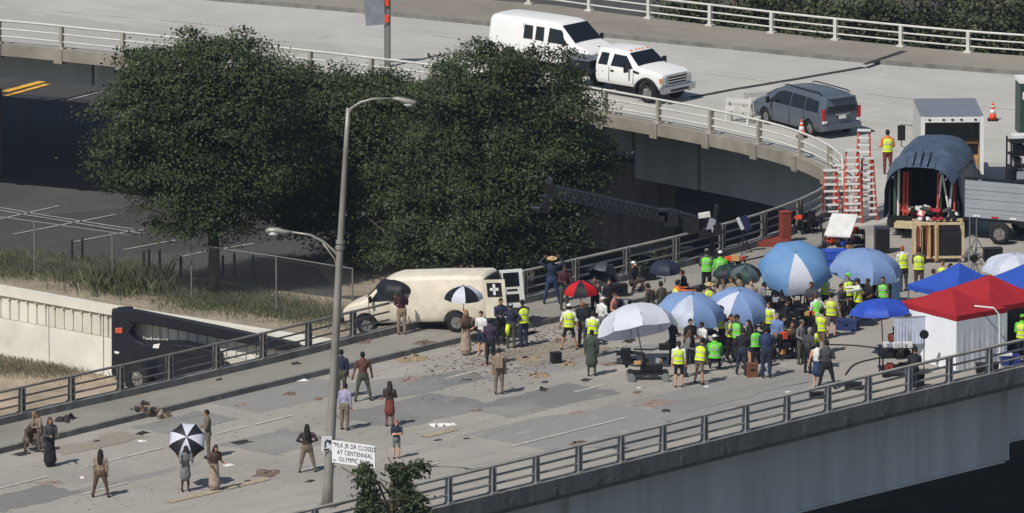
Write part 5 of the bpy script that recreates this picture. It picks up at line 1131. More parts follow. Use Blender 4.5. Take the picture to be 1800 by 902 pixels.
# ---------------- litter ----------------
M_card = mat('cardboard', S(150, 130, 102), .9, var=.15); M_paper = mat('white_paper', S(226, 226, 222), .8); M_rag = mat('dark_rag', S(52, 48, 46), .95, var=.3); M_brown = mat('brown_rag', S(112, 93, 80), .95, var=.25); M_pinkr = mat('pinkish_rag', S(144, 124, 113), .95, var=.2); M_rub = mat('rubble', S(140, 132, 118), .95, var=.3)
def litter(label, name, cat, px, py, w_, h_, m, z=0., n=9, group=None):
    c = at(px, py, z); vs = []; fs = []; nx, ny = n, max(4, n//2+1)
    s_ = random.random()*20; a = MAIN_ANG+random.uniform(-.6, .6)
    for i in range(nx+1):
        for j in range(ny+1):
            u, v_ = i/nx-.5, j/ny-.5; r_ = 1-.35*noise.noise(Vector((u*3+s_, v_*3, 0))); x, y = u*w_*r_, v_*w_*.6*r_
            e = max(0, 1-4*max(u*u, v_*v_)); zz = .006+h_*(e**.6)*abs(noise.noise(Vector((u*4, v_*4, s_)))+.35)
            vs.append((x*math.cos(a)-y*math.sin(a)+.05*noise.noise(Vector((i, j, s_))), x*math.sin(a)+y*math.cos(a), zz))
    fs = [(i*(ny+1)+j, (i+1)*(ny+1)+j, (i+1)*(ny+1)+j+1, i*(ny+1)+j+1) for i in range(nx) for j in range(ny) if not (random.random() < .12)]
    mb = MB(); mb.add(vs, fs); o = mb.build(name, m); o.location = c; tag(o, label, cat, group); return o
LG = 'litter scattered over the road'
for (px, py, w_, h_, m, lab) in [(530, 669, .45, .1, M_paper, 'crumpled white paper by the kerb left of the lamp post'), (777, 747, .9, .14, M_paper, 'large crumpled white sheet right of the woman in the red skirt'), (250, 776, .3, .06, M_paper, 'small white scrap right of the black rag'), (144, 840, .25, .06, M_paper, 'small white scrap left of the long haired figure'), (1124, 682, .2, .05, M_paper, 'tiny white scrap below the camera dolly'), (1243, 680, .2, .05, M_paper, 'tiny white scrap below the bare legged crew member'), (1385, 689, .25, .05, M_paper, 'white scrap by the near railing below the tall man'), (403, 818, .4, .08, M_paper, 'pale scrap beside the woman in the long dress'),
     (725, 632, 1.1, .28, M_card, 'torn cardboard heap below the cream van'), (950, 661, .8, .16, M_card, 'flattened cardboard piece below the black backpack'), (930, 630, 1.0, .1, M_card, 'brown cardboard sheet left of the black backpack'), (790, 600, .9, .3, M_card, 'bent cardboard sheet beside the cream van rear wheel'), (1000, 640, .8, .12, M_card, 'crumpled cardboard right of the black backpack'), (1020, 780, .75, .12, M_brown, 'reddish brown rag behind the near railing'), (837, 722, .45, .07, M_brown, 'brown scrap right of the white sheet'), (470, 832, 1.2, .12, M_brown, 'brown leafy trash left of the woman with hands on hips'),
     (40, 798, .7, .08, M_rag, 'black rag at the feet of the seated figures'), (170, 776, .4, .07, M_rag, 'small black rag right of the long coat'), (250, 762, .55, .09, M_rag, 'black rag above the small white scrap'), (424, 778, .8, .08, M_rag, 'flat black rag right of the camouflage figure'), (436, 846, .35, .06, M_rag, 'small dark scrap right of the long dress'), (570, 770+0, .35, .06, M_rag, 'dark scrap above the woman with hands on hips'), (545, 846, .4, .05, M_rag, 'dark smear below the woman with hands on hips'), (955, 686, .5, .2, M_rag, 'black shoe shaped rag below the flattened cardboard'), (820, 668, .4, .06, M_rag, 'dark scrap left of the tan shirted man'), (958, 672, .35, .06, M_rag, 'small dark scrap above the shoe shaped rag'), (1172, 722, .5, .05, M_rag, 'dark scrap on the brown stained road'),
     (86, 849, .9, .04, M_pinkr, 'pinkish flat rag at lower left'), (425, 712, .5, .06, M_pinkr, 'pinkish scrap near the kerb above the dashed line'), (720, 668, .9, .06, M_pinkr, 'pinkish rag right of the brown shirted man'), (1150, 709, 1.3, .05, M_pinkr, 'brown sheet lying on the road above the near railing'), (1014, 725, .5, .05, M_pinkr, 'tan scrap on the open road'), (850, 640, .9, .06, M_pinkr, 'pinkish rag left of the tan shirted man'), (510, 692, .6, .06, M_brown, 'brown scrap below the crumpled paper'), (560, 702, .4, .05, M_brown, 'small brown scrap left of the lamp post'), (668, 700, .5, .06, M_brown, 'brown scrap right of the brown shirted man'), (1075, 640, .7, .08, M_brown, 'brown scrap right of the long green coat'), (1120, 800-110, .4, .05, M_brown, 'brown scrap below the dolly wheel'),
     (1180, 742, .35, .05, M_rag, 'dark scrap near the near railing'), (770, 774, .3, .05, M_rag, 'dark spot of trash on the yellow smear'), (820, 771, .25, .05, M_rag, 'small dark scrap right of the yellow smear'), (1030, 668, .5, .05, M_rag, 'dark scrap below the long green coat'), (645, 690, .25, .1, M_paper, 'white cup beside the lavender shirted man'), (985, 600, .8, .1, M_brown, 'brown heap between the vested crew'), (935, 585, .6, .08, M_rag, 'dark heap left of the vested man in shorts'), (1105, 600, .6, .12, M_rag, 'dark heap under the white umbrella'), (1180, 602, .5, .1, M_rag, 'black heap right of the white umbrella pole')]:
    litter(lab, 'scrap', 'litter', px, py, w_, h_, m, group=LG)
litter('dark cloth lying on the sidewalk behind the seated figures', 'dark_cloth', 'cloth', 115, 738, .9, .35, M_rag, ZS, 10, LG)
for i, (px, py, w_, m) in enumerate([(640, 600, .8, M_brown), (745, 603, .9, M_brown), (520, 640, .35, M_rag), (1012, 560, .8, M_brown), (940, 560, .7, M_pinkr), (900, 545, .8, M_rag), (1130, 505, .6, M_brown), (1060, 500, .4, M_rag), (385, 668, .25, M_rag)]):
    litter('scrap of rag on the sidewalk, ' + ['left of the umbrella holder', 'beside the umbrella holder', 'left of the lamp post', 'near the red umbrella', 'below the man with raised arms', 'right of the open van doors', 'below the black case', 'by the railing post', 'near the railing at left'][i], 'scrap', 'litter', px, py, w_, .12, m, ZS, group=LG)
# heap of rubbish at the kerb
hp = thing('rubbish_heap', 'heap of broken debris and rags piled at the kerb on the left', 'rubbish heap', at(254, 733))
for i in range(46):
    x = random.gauss(0, .42); y = random.gauss(.05, .22); z = .05+max(0, .38-abs(x)*.4)*random.random()
    MB().box((x, y, z), (random.uniform(.06, .3), random.uniform(.05, .2), random.uniform(.03, .14)), (random.uniform(-1, 1), random.uniform(-1, 1), random.uniform(0, 3))).build('debris_piece', [M_rub, M_rag, M_card, M_rag, M_brown][i % 5], hp)
# fine grit along the road
mb = MB()
for _ in range(3200):
    px = random.uniform(-20, 1500); py = random.uniform(600, 900); 
    if py > 1043-.247*px+(-60) or py < 800-.245*px+30: 
        continue
    c = at(px, py); s_ = random.uniform(.012, .05); a = random.random()*6; mb.add([c+Vector((s_*math.cos(a+k*2.1), s_*math.sin(a+k*2.1), .008+.012*(k == 0))) for k in range(3)], [(0, 1, 2)], random.choice([0, 0, 1, 2]))
mb.build('grit', [M_brown, M_rag, M_rub], kind='stuff')
mb = MB()
for _ in range(1500):
    px = random.gauss(930, 90); py = 1043-.247*px-200+random.gauss(0, 25); c = at(px, py); s_ = random.uniform(.02, .08); a = random.random()*6
    mb.add([c+Vector((s_*math.cos(a+k*1.57), s_*math.sin(a+k*1.57)*.7, .009+.02*(k == 0))) for k in range(4)], [(0, 1, 2, 3)], random.choice([0, 0, 1, 2]))
mb.build('small_rubbish', [M_brown, M_rag, M_card], kind='stuff')
# ---------------- people ----------------
LEGS = {'stand': ((.05, 0, -1), (.02, .05, -1), (.05, 0, -1), (.02, .05, -1)), 'wide': ((.24, -.02, -1), (.2, .08, -1), (.24, .04, -1), (.2, .08, -1)),
        'walk': ((.04, -.36, -1), (.02, .12, -1), (.04, .22, -1), (.02, .55, -1)), 'relax': ((.04, 0, -1), (.02, .06, -1), (.2, -.22, -1), (.1, .2, -1)),
        'sit': ((.16, -1, -.08), (.04, .02, -1), (.16, -1, -.05), (.04, .1, -1)), 'squat': ((.3, -.9, .2), (.02, .5, -1), (.3, -.9, .25), (.02, .5, -1)), 'kneel': ((.1, -.9, -.3), (0, .1, -1), (.08, .1, -1), (.02, 1, -.12))}
ARMS = {'down': ((.14, .02, -1), (.06, -.16, -1)), 'hips': ((.8, .2, -1), (-.95, -.3, -.35)), 'crossed': ((.16, -.25, -1), (-.95, -.55, .12)), 'front': ((.12, -.3, -1), (-.3, -1, .05)),
        'up': ((.85, -.2, .45), (-.75, .05, .8)), 'raise': ((.25, -.6, .3), (-.1, -.15, 1)), 'hold': ((.1, -.4, -.9), (-.08, -.5, .9)), 'point': ((.35, -.9, -.1), (.1, -1, 0)), 'bent': ((.2, .05, -1), (.05, -.95, -.25)),
        'phone': ((.3, -.3, -.95), (-.3, -.35, .9)), 'side': ((.32, 0, -.95), (.22, -.25, -.95)), 'back': ((.2, .25, -1), (-.6, .3, -.3)), 'knee': ((.1, -.6, -.8), (0, -.7, -.7))}
SK = {'light': S(206, 158, 128), 'tan': S(176, 128, 98), 'brown': S(118, 80, 60), 'dark': S(72, 50, 42), 'pale': S(150, 132, 118)}
def cm(name, rgb): return mat('cloth_'+name, S(*rgb), .85, var=.2, scale=7)
CL = {'navy': (40, 46, 66), 'dblue': (44, 58, 92), 'black': (30, 30, 34), 'grey': (112, 112, 114), 'dgrey': (66, 66, 70), 'lav': (152, 148, 176), 'brown': (84, 68, 57), 'rust': (92, 62, 53), 'tan': (142, 124, 106),
      'beige': (158, 140, 124), 'olive': (80, 78, 66), 'dgreen': (62, 72, 62), 'camo': (104, 97, 80), 'white': (214, 214, 210), 'red': (112, 56, 48), 'maroon': (74, 38, 46), 'purple': (58, 46, 66), 'jeans': (66, 84, 116), 'khaki': (116, 105, 90),
      'pink': (176, 120, 108), 'orange': (212, 108, 54), 'ltblue': (110, 136, 180), 'green': (96, 190, 60), 'dbrown': (62, 52, 47), 'mud': (98, 87, 78)}
HAIR = {'black': (24, 20, 20), 'dbrown': (44, 32, 26), 'brown': (82, 58, 40), 'blond': (142, 112, 76), 'grey': (130, 126, 120), 'orange': (140, 84, 44)}
M_vy = mat('yellow_hi_vis', S(212, 232, 40), .6, var=.06); M_vg = mat('green_hi_vis', S(110, 214, 60), .6, var=.06); M_refl = mat('silver_reflective_tape', S(196, 200, 190), .35, .2); M_shoe = mat('dark_shoe', S(34, 30, 28), .7); M_shoe2 = mat('pale_shoe', S(196, 190, 180), .7)
M_eye = mat('eye', S(24, 20, 18), .3)
PEOPLE = []
def V3(t, sx=1): return Vector((t[0]*sx, t[1], t[2])).normalized()
def person(px, py, rz, label, top='grey', bot='black', h=1.74, z=0., legs='stand', arms='down', armr=None, lean=0, sl='long', wear='trousers', hair='dbrown', hl='short', hat=None, vest=None, skin='tan', shoes=0, extra=None, nod=10, wide=1.1, tw=0.):
    PEOPLE.append(dict(locals()))
def build_people():
    prep = []
    for q in PEOPLE:
        k = q['h']/1.75; L = LEGS[q['legs']]; W = q['wide']
        ank = []; 
        hipL, hipR = Vector((-.09, 0, 0)), Vector((.09, 0, 0)); lg = []
        for sg, hp_, t, s_ in ((-1, hipL, L[0], L[1]), (1, hipR, L[2], L[3])):
            kn = hp_+V3(t, sg)*.43; an = kn+V3(s_, sg)*.42; lg.append((hp_, kn, an)); ank.append(an.z)
        pz = -min(ank)+.08
        if q['legs'] == 'sit': pz = max(pz, .5)
        P0 = Vector((0, 0, pz)); l = R(q['lean']); u = Vector((0, -math.sin(l), math.cos(l))); fwd = Vector((0, -math.cos(l), -math.sin(l)))
        prim = []; T = MB()
        def seg(lbl, pts, rad, side=None, n=10):
            T.limb(pts, rad, n, side); 
            for a, b, r0, r1 in zip(pts[:-1], pts[1:], rad[:-1], rad[1:]):
                g = lambda r: (sum(r)/2 if isinstance(r, (tuple, list)) else r)
                prim.append((lbl, Vector(a), Vector(b), g(r0), g(r1)))
        X = (1, 0, 0); w_ = W
        seg('top', [P0+u*.06, P0+u*.16, P0+u*.30, P0+u*.42, P0+u*.49], [(.15*w_, .105*w_), (.14*w_, .1*w_), (.165*w_, .118*w_), (.185*w_, .11*w_), (.14*w_, .085*w_)], X, 12)
        seg('bot', [P0-Vector((0, 0, .07)), P0+u*.04], [(.16*w_, .115*w_), (.158*w_, .112*w_)], X, 12)
        nk = P0+u*.52; hu = (u+fwd*math.sin(R(q['nod']))).normalized(); hc = nk+hu*.165
        seg('skin', [nk-u*.02, nk+hu*.08], [.06, .055]); T.ball(hc+Vector((0, 0, .005)), (.076, .096, .112), 12); T.ball(hc+Vector((0, -.03, -.06)), (.055, .06, .05), 8)
        prim.append(('skin', hc-hu*.06, hc+hu*.06, .08, .08))
        shs = q['wear'] in ('shorts', 'skirt'); baggy = 1.2 if q['wear'] == 'trousers' else 1.0
        for hp_, kn, an in lg:
            a, b, c = P0+hp_, P0+kn, P0+an
            fd = Vector((0, -1, 0)); 
            if q['legs'] == 'kneel' and c.z < .12 and abs(c.z-b.z) < .2: fd = Vector((0, .3, -1)).normalized()
            m1 = a.lerp(b, .5)
            seg('bot', [a, m1, b+(a-b)*.04], [.092*baggy, .078*baggy, .062*baggy]); shin = 'skin' if shs or q['wear'] == 'dress' else 'bot'
            seg(shin, [b, b.lerp(c, .35), c], [.058*baggy, .055*baggy, .04*baggy*(1.15 if shin == 'bot' else 1)])
            seg('shoe', [c-Vector((0, 0, .03))-fd*.04, c-Vector((0, 0, .045))+fd*.14], [.042, (.045, .032)])
        if q['wear'] in ('skirt', 'dress'):
            lb = 'bot'; ln = .42 if q['wear'] == 'skirt' else .78; a = P0+Vector((0, 0, .06)); flare = .21 if q['wear'] == 'skirt' else .24
            if q['legs'] not in ('sit', 'squat', 'kneel'): seg(lb, [a, a-Vector((0, 0, ln*.4)), a-Vector((0, 0, ln))], [(.15, .12), (.18, .15), (flare, flare*.85)], X, 14)
        if q['wear'] == 'coat': a = P0+Vector((0, 0, .12)); seg('top', [a, a-Vector((0, 0, .25)), a-Vector((0, 0, .55))], [(.17, .13), (.2, .15), (.23, .17)], X, 14)
        hands = []
        for sg, ar in ((-1, q['arms']), (1, q['armr'] or q['arms'])):
            A = ARMS[ar]; sh = P0+u*.455+Vector((sg*.175*w_, 0, 0)); d1, d2 = V3(A[0], sg), V3(A[1], sg)
            if q['lean']: 
                rm = Matrix.Rotation(l*.5, 3, 'X'); d1 = rm @ d1
            el = sh+d1*.28; wr = el+d2*.25; up_ = 'top' if q['sl'] != 'none' else 'skin'; fo = 'top' if q['sl'] == 'long' else 'skin'
            seg(up_, [sh, sh.lerp(el, .5), el], [.07, .062, .053]); seg(fo, [el, wr], [.05, .037]); seg('skin', [wr, wr+d2*.07], [(.03, .03), (.042, .026)]); hands.append((wr+d2*.075, d2, sg))
        me = T.mesh('tmp', M_eye); o = bpy.data.objects.new('tmp', me); COL.objects.link(o)
        rmd = o.modifiers.new('r', 'REMESH'); rmd.mode = 'VOXEL'; rmd.voxel_size = .024; sm = o.modifiers.new('s', 'SMOOTH'); sm.factor = .5; sm.iterations = 3
        prep.append((q, o, prim, hands, P0, u, fwd, hc, hu, nk, k))
    bpy.context.view_layer.update(); dg = bpy.context.evaluated_depsgraph_get()
    for q, o, prim, hands, P0, u, fwd, hc, hu, nk, k in prep:
        me = bpy.data.meshes.new_from_object(o.evaluated_get(dg)); W = q['wide']
        nv = len(me.vertices); co = np.empty(nv*3); me.vertices.foreach_get('co', co); co = co.reshape(-1, 3); no = np.empty(nv*3); me.vertices.foreach_get('normal', no); no = no.reshape(-1, 3)
        s0 = random.random()*30; fr = co*np.array([17, 17, 9])+s0        # folds in the clothing
        wv = (np.sin(fr[:, 0]+2*np.sin(fr[:, 2]))+np.sin(fr[:, 1]*1.3+1.7*np.sin(fr[:, 2]*1.4+1))+.7*np.sin(fr[:, 2]*3+fr[:, 0]*1.7))*.0042
        headm = np.linalg.norm(co-np.array(hc), axis=1) < .17; wv[headm] = 0; co += no*wv[:, None]
        vs = co.tolist(); fs = [tuple(p.vertices) for p in me.polygons]; fc = np.array([co[list(f)].mean(0) for f in fs])
        D = np.empty((len(prim), len(fs)))
        for i, (lb, a, b, r0, r1) in enumerate(prim):
            a_, b_ = np.array(a), np.array(b); d = b_-a_; t = np.clip(((fc-a_) @ d)/(d @ d+1e-9), 0, 1); D[i] = np.linalg.norm(fc-(a_+t[:, None]*d), axis=1)-(r0+(r1-r0)*t)
        ix = D.argmin(0); lab = [prim[i][0] for i in ix]; mi = {'skin': 0, 'top': 1, 'bot': 2, 'shoe': 3}; M_ = [mi[x] for x in lab]
        B = MB(); B.v = [tuple(v) for v in vs]; B.f = fs; B.m = M_
        for (p, d, sg) in hands:      # four fingers of unequal length and a thumb on the side
            sd = d.cross(Vector((0, 1, 0))); sd = sd.normalized() if sd.length > .2 else Vector((1, 0, 0)); bn = sd.cross(d).normalized()*sg
            for i, ln in enumerate((.062, .072, .068, .052)):
                r_ = p+sd*(i-1.5)*.019-d*.01; B.tube([r_, r_+d*ln*.55+bn*.006, r_+d*ln+bn*.024], [.0095, .009, .006], 5, 0)
            r_ = p-d*.045-sd*.03*sg; B.tube([r_, r_+d*.025-sd*.028*sg, r_+d*.055-sd*.032*sg+bn*.01], [.012, .011, .008], 5, 0)
        f_ = (fwd-hu*fwd.dot(hu)).normalized()
        B.ball(hc+f_*.098-hu*.012, (.012, .018, .02), 6, 0)
        for sg in (-1, 1): B.ball(hc+Vector((sg*.03, 0, 0))+f_*.086+hu*.012, (.011, .007, .007), 6, 4); B.ball(hc+Vector((sg*.078, .008, 0)), (.01, .018, .028), 6, 0)
        B.box(hc+f_*.09-hu*.055, (.04, .008, .007), None, 5)
        root = thing('person', q['label'], 'person', at(q['px'], q['py'], q['z']), q['rz'])
        skm = mat('skin_'+q['skin'], SK[q['skin']], .6, var=.08); tp = cm(q['top'], CL[q['top']]); bt_ = cm(q['bot'], CL[q['bot']])
        bd = B.build('body', [skm, tp, bt_, M_shoe2 if q['shoes'] else M_shoe, M_eye, mat('lips', S(120, 66, 60), .6)], root, True)
        bpy.data.objects.remove(o); hm = mat('hair_'+q['hair'], S(*HAIR[q['hair']]), .8, var=.25, scale=14)
        bk = -f_
        if q['hl'] != 'none':
            H = MB(); H.ball(hc+bk*.016+hu*.022, (.088, .1, .112), 12)
            if q['hl'] == 'long':
                H.limb([hc+bk*.05, nk+bk*.085+Vector((0, 0, -.02)), nk+bk*.13-u*.16, nk+bk*.12-u*.26], [(.085, .06), (.1, .055), (.095, .045), (.05, .025)], 10, (1, 0, 0))
                for sg in (-1, 1): H.limb([hc+Vector((sg*.07, 0, 0)), nk+Vector((sg*.09, -.02, 0)), nk+Vector((sg*.1, -.05, -.13))], [(.025, .045), (.028, .05), (.014, .025)], 7)
            if q['hl'] == 'pony': H.limb([hc+bk*.1+hu*.03, hc+bk*.15-hu*.04, hc+bk*.13-hu*.15], [.03, .034, .012], 8)
            for i, v in enumerate(H.v):     # uneven strands
                p = Vector(v); n_ = noise.noise(p*22+Vector((s0, 0, 0)))*.011; dd = (p-hc).normalized(); p2 = p+dd*n_
                front = (p-hc).dot(f_)
                if front > .03 and (p-hc).dot(hu) < .05: p2 = p2-f_*(front-.03)*1.05
                H.v[i] = tuple(p2)
            H.build('hair', hm, root, True)
        if q['hat']:
            hcol = {'cap': M_black, 'white': M_white, 'straw': mat('straw_hat', S(196, 170, 122), .8), 'green': M_vg, 'grey': M_alu, 'beanie': M_black, 'khaki': cm('khaki', CL['khaki'])}[q['hat']]
            H = MB(); c = hc+hu*.06+bk*.008
            rings = []
            for a in (0, .35, .7, 1.05, 1.4): rings.append([c+Vector((.094*math.cos(a)*math.cos(t), .112*math.cos(a)*math.sin(t), 0))+hu*(.085*math.sin(a)) for t in [2*math.pi*j/12 for j in range(12)]])
            H.loft(rings); ht = H.build('hat', hcol, root, True)
            if q['hat'] == 'straw': MB().tube([c, c+hu*.012], [.19, .17], 16).build('brim', hcol, ht)
            elif q['hat'] != 'beanie':
                br = MB(); a_ = c+f_*.09; br.loft([[a_+Vector((x, 0, 0)) for x in (-.07, -.03, .03, .07)], [a_+f_*.075*(1-.4*abs(x)/.06)+Vector((x*.9, 0, -.015)) for x in (-.06, -.03, .03, .06)]], closed=False, caps=False); br.build('brim', hcol, ht)
        if q['vest']:
            vm = M_vy if q['vest'] == 'yellow' else M_vg; Vv = MB(); Xx = (1, 0, 0); pts = [P0-u*.03, P0+u*.08, P0+u*.2, P0+u*.32, P0+u*.42, P0+u*.5]; rad = [(.195*W, .15*W), (.18*W, .138*W), (.175*W, .133*W), (.19*W, .14*W), (.2*W, .132*W), (.1*W, .088*W)]
            Vv.tube(pts, rad, 18, side=Xx, caps=False)
            for i, v in enumerate(Vv.v): p = Vector(v); Vv.v[i] = tuple(p+Vector((0, math.sin(p.x*40+s0)*.006, 0))+u*0)
            vo = Vv.build('vest', vm, root, True)
            for za, zb in ((.06, .105), (.25, .29)):
                def rr_(zz):
                    for (z0, r0), (z1, r1) in zip(list(zip((-.03, .08, .2, .32, .42, .5), rad))[:-1], list(zip((-.03, .08, .2, .32, .42, .5), rad))[1:]):
                        if z0 <= zz <= z1: t = (zz-z0)/(z1-z0); return (r0[0]+(r1[0]-r0[0])*t+.008, r0[1]+(r1[1]-r0[1])*t+.008)
                MB().tube([P0+u*za, P0+u*zb], [rr_(za), rr_(zb)], 18, side=Xx, caps=False).build('reflective_stripe', M_refl, vo, True)
            for sg in (-1, 1):
                for f2 in (-1, 1): MB().beam(P0+Vector((sg*.085, 0, 0))+u*.3+fwd*f2*.142*W, P0+Vector((sg*.085, 0, 0))+u*.46+fwd*f2*.115*W, .035, .012, up=fwd).build('reflective_stripe', M_refl, vo)
        if q['extra'] == 'backpack': MB().box(P0+u*.3-fwd*.18, (.3, .16, .4), (q['lean']*.017, 0, 0)).build('backpack', cm('tan', CL['tan']), root)
        if q['extra'] == 'waistvest':
            w2 = MB(); w2.tube([P0+u*.02+Vector((.12, .13, 0)), P0-Vector((-.14, -.15, .2)), P0-Vector((-.13, -.14, .42))], [(.07, .03), (.09, .035), (.05, .02)], 8, side=(1, 0, 0)); w2.build('tied_vest', M_vy, root, True)
        if q['extra'] == 'tatters':
            for _ in range(7):
                a = random.uniform(0, 6.28); z0 = random.uniform(-.05, .1); p = P0+Vector((.17*math.cos(a), .13*math.sin(a), z0)); s2 = MB(); s2.add([p, p+Vector((.06*math.sin(a), .06*math.cos(a), .02)), p+Vector((.02, .02, -.22))], [(0, 1, 2)]); s2.build('rag', tp, root)
        root.scale = (k, k, k)
p_ = person
# costumed figures on the open road
p_(48, 790, .6, 'figure with long dark hair crouching at the kerb, leftmost of the huddle', 'brown', 'mud', legs='squat', arms='knee', hl='long', hair='black', lean=30, skin='pale')
p_(72, 795, -.8, 'blond haired figure in brown stooping between the two at the kerb', 'tan', 'mud', legs='relax', arms='front', lean=28, hl='long', hair='blond', skin='pale', h=1.6)
p_(88, 820, .5, 'figure in a long dark coat standing in front of the huddle at the kerb', 'dgrey', 'black', wear='dress', arms='front', hl='long', hair='brown', h=1.78)
p_(177, 874, 3.0, 'long dark haired figure in a brown top seen from behind at lower left', 'tan', 'brown', h=1.72, legs='wide', arms='down', hl='long', hair='black', sl='long', extra='tatters')
p_(326, 864, .3, 'figure hidden under the tilted striped umbrella, in a grey skirt and dark boots', 'grey', 'grey', h=1.66, wear='skirt', arms='hold', legs='stand', hl='long', lean=8, skin='dark')
p_(366, 806, -1.5, 'figure in camouflage clothes standing sideways behind the striped umbrella', 'camo', 'camo', h=1.76, arms='crossed', hair='black', lean=2)
p_(377, 862, .5, 'long haired woman in a ragged beige dress beside the striped umbrella', 'brown', 'beige', h=1.66, wear='dress', arms='bent', hl='long', hair='dbrown', lean=6, nod=25, extra='tatters')
p_(540, 830, 3.3, 'long dark haired woman with hands on hips left of the lamp post', 'dbrown', 'khaki', h=1.74, legs='wide', arms='hips', hl='long', hair='black')
p_(600, 700, 3.0, 'man in a dark navy jacket standing behind the lamp post', 'navy', 'olive', h=1.8, arms='down', hair='black')
p_(638, 705, 3.4, 'man in a rust brown shirt right of the lamp post near the kerb', 'rust', 'olive', h=1.84, arms='side', legs='wide', hair='black', sl='short', skin='brown')
p_(606, 756, 2.7, 'man in a lavender grey shirt right of the lamp post, head bowed', 'lav', 'khaki', h=1.7, arms='down', hair='black', lean=4)
p_(685, 750, 2.9, 'woman in a brown top and rust red skirt in the middle of the road', 'dbrown', 'red', h=1.66, wear='skirt', arms='front', hl='long', hair='dbrown', skin='brown')
p_(697, 806, .2, 'person in a navy top and grey shorts behind the small tree', 'navy', 'grey', h=1.38, wear='shorts', arms='crossed', sl='short', hair='orange', hl='short', skin='light')
p_(877, 693, 3.1, 'man in a tan shirt with a light pack seen from behind, alone right of centre', 'tan', 'khaki', h=1.72, arms='down', legs='stand', hair='dbrown', extra='backpack', wide=1.05)
p_(706, 588, 3.3, 'figure in a dark maroon top holding a black umbrella by the cream van', 'maroon', 'tan', h=1.72, z=ZS, arms='hold', hl='long', hair='black', skin='brown')
p_(819, 624, .4, 'figure in a beige dress holding the black and white umbrella at the van wheel', 'brown', 'beige', h=1.7, wear='dress', arms='hold', hl='long', hair='blond', skin='pale', extra='tatters')
p_(846, 624, -.6, 'person in a white shirt and dark shorts between the van and the dark clad crew', 'white', 'navy', h=1.66, wear='shorts', sl='short', arms='bent', hair='dbrown', skin='light', shoes=1)
p_(862, 642, 2.8, 'person in dark purple clothes behind the tan shirted man', 'purple', 'black', h=1.76, arms='front', hair='black')
p_(880, 606, .3, 'person in a navy jacket below the cream door with the white cross', 'navy', 'black', h=1.76, arms='front', hair='black')
p_(898, 612, 3.2, 'person in navy with a yellow vest tied round the waist', 'navy', 'olive', h=1.68, arms='hips', hair='dbrown', extra='waistvest', wide=1.15, hat='grey')
p_(920, 610, -2.6, 'crew member in a yellow vest and dark trousers at the white van door', 'black', 'navy', h=1.78, arms='front', hair='black', vest='yellow', lean=4)
p_(970, 534, .1, 'person in a dark plaid coat with both hands on the head by the railing', 'navy', 'dblue', h=1.84, z=ZS, arms='up', legs='wide', hair='black', skin='brown', hat='straw')
p_(992, 545, .4, 'person in maroon standing close to the one with hands on the head', 'maroon', 'dgreen', h=1.74, z=ZS, arms='front', hair='black', hat='beanie', skin='brown')
p_(1000, 615, 3.1, 'crew member in a yellow vest, black shorts and white cap seen from behind', 'white', 'black', h=1.74, wear='shorts', sl='short', arms='side', legs='wide', vest='yellow', hat='white', skin='tan', wide=1.1)
p_(1024, 612, 2.6, 'man in dark clothes between the two yellow vests left of the white umbrella', 'black', 'dgrey', h=1.74, arms='bent', hair='orange')
p_(1042, 628, 3.0, 'crew member in a yellow vest over white sleeves touching the white umbrella', 'white', 'grey', h=1.74, sl='long', arms='front', vest='yellow', hair='dbrown')
p_(1040, 661, 3.1, 'person in a long dark green coat standing in front at the white umbrella edge', 'dgreen', 'olive', h=1.72, wear='coat', arms='down', legs='stand', hair='black')
p_(1058, 600, 2.4, 'person in a white shirt reaching up behind the white umbrella', 'white', 'grey', h=1.66, arms='bent', hat='white', hair='blond', skin='light')
p_(1079, 592, 1.2, 'person in a pink shirt behind the left side of the white umbrella', 'pink', 'navy', h=1.66, sl='short', arms='bent', hair='brown', skin='light')
p_(1070, 566, .4, 'person in black under the half collapsed umbrella', 'black', 'black', h=1.66, arms='bent', hair='black')
p_(1046, 560, -.4, 'person in dark brown between the red umbrella and the railing', 'dbrown', 'black', h=1.6, arms='phone', hair='dbrown')
p_(1112, 512, .8, 'seated person with a white towel by the railing', 'black', 'dbrown', h=1.7, z=ZS, legs='squat', arms='knee', hair='dbrown', hat='white')
p_(1162, 575, -2.4, 'person in an olive jacket standing under the navy umbrella', 'olive', 'navy', h=1.74, arms='phone', hair='black', wide=1.1)
p_(1190, 572, 2.0, 'crew member in a yellow vest over an orange shirt at the navy umbrella', 'orange', 'black', h=1.72, arms='point', vest='yellow', hair='black', hat='beanie')
p_(1242, 518, 3.0, 'crew member in a pale green vest at the foot of the camera crane, left one', 'olive', 'black', h=1.76, arms='bent', vest='green', hat='khaki', z=ZS)
p_(1266, 522, 3.2, 'crew member in a bright green vest at the foot of the camera crane, right one', 'green', 'khaki', h=1.76, arms='bent', vest='green', hat='white', z=ZS)
p_(1246, 575, .3, 'crew member in a straw hat and pale yellow vest behind the blue umbrellas', 'beige', 'khaki', h=1.7, arms='front', vest='yellow', hat='straw')
p_(1221, 560, .8, 'person in dark grey crouching left of the straw hat', 'dgrey', 'black', h=1.7, legs='squat', arms='knee', hair='black')
p_(1286, 565, -.8, 'person in tan between the straw hat and the grey green umbrella', 'tan', 'brown', h=1.7, arms='bent', hair='brown')
p_(1320, 568, .2, 'person in white and brown behind the third blue umbrella', 'beige', 'black', h=1.66, arms='bent', hair='brown', skin='light')
p_(1193, 681, 3.1, 'bare legged crew member in a bright yellow vest nearest the camera dolly', 'white', 'black', h=1.72, wear='shorts', sl='short', arms='down', legs='stand', vest='yellow', hair='dbrown', skin='light', hl='pony')
p_(1230, 676, 2.6, 'crew member in shorts and a yellow green vest leaning over beside the dolly', 'dgreen', 'khaki', h=1.72, wear='shorts', sl='short', arms='front', legs='relax', lean=14, vest='yellow', hair='black', hat='cap')
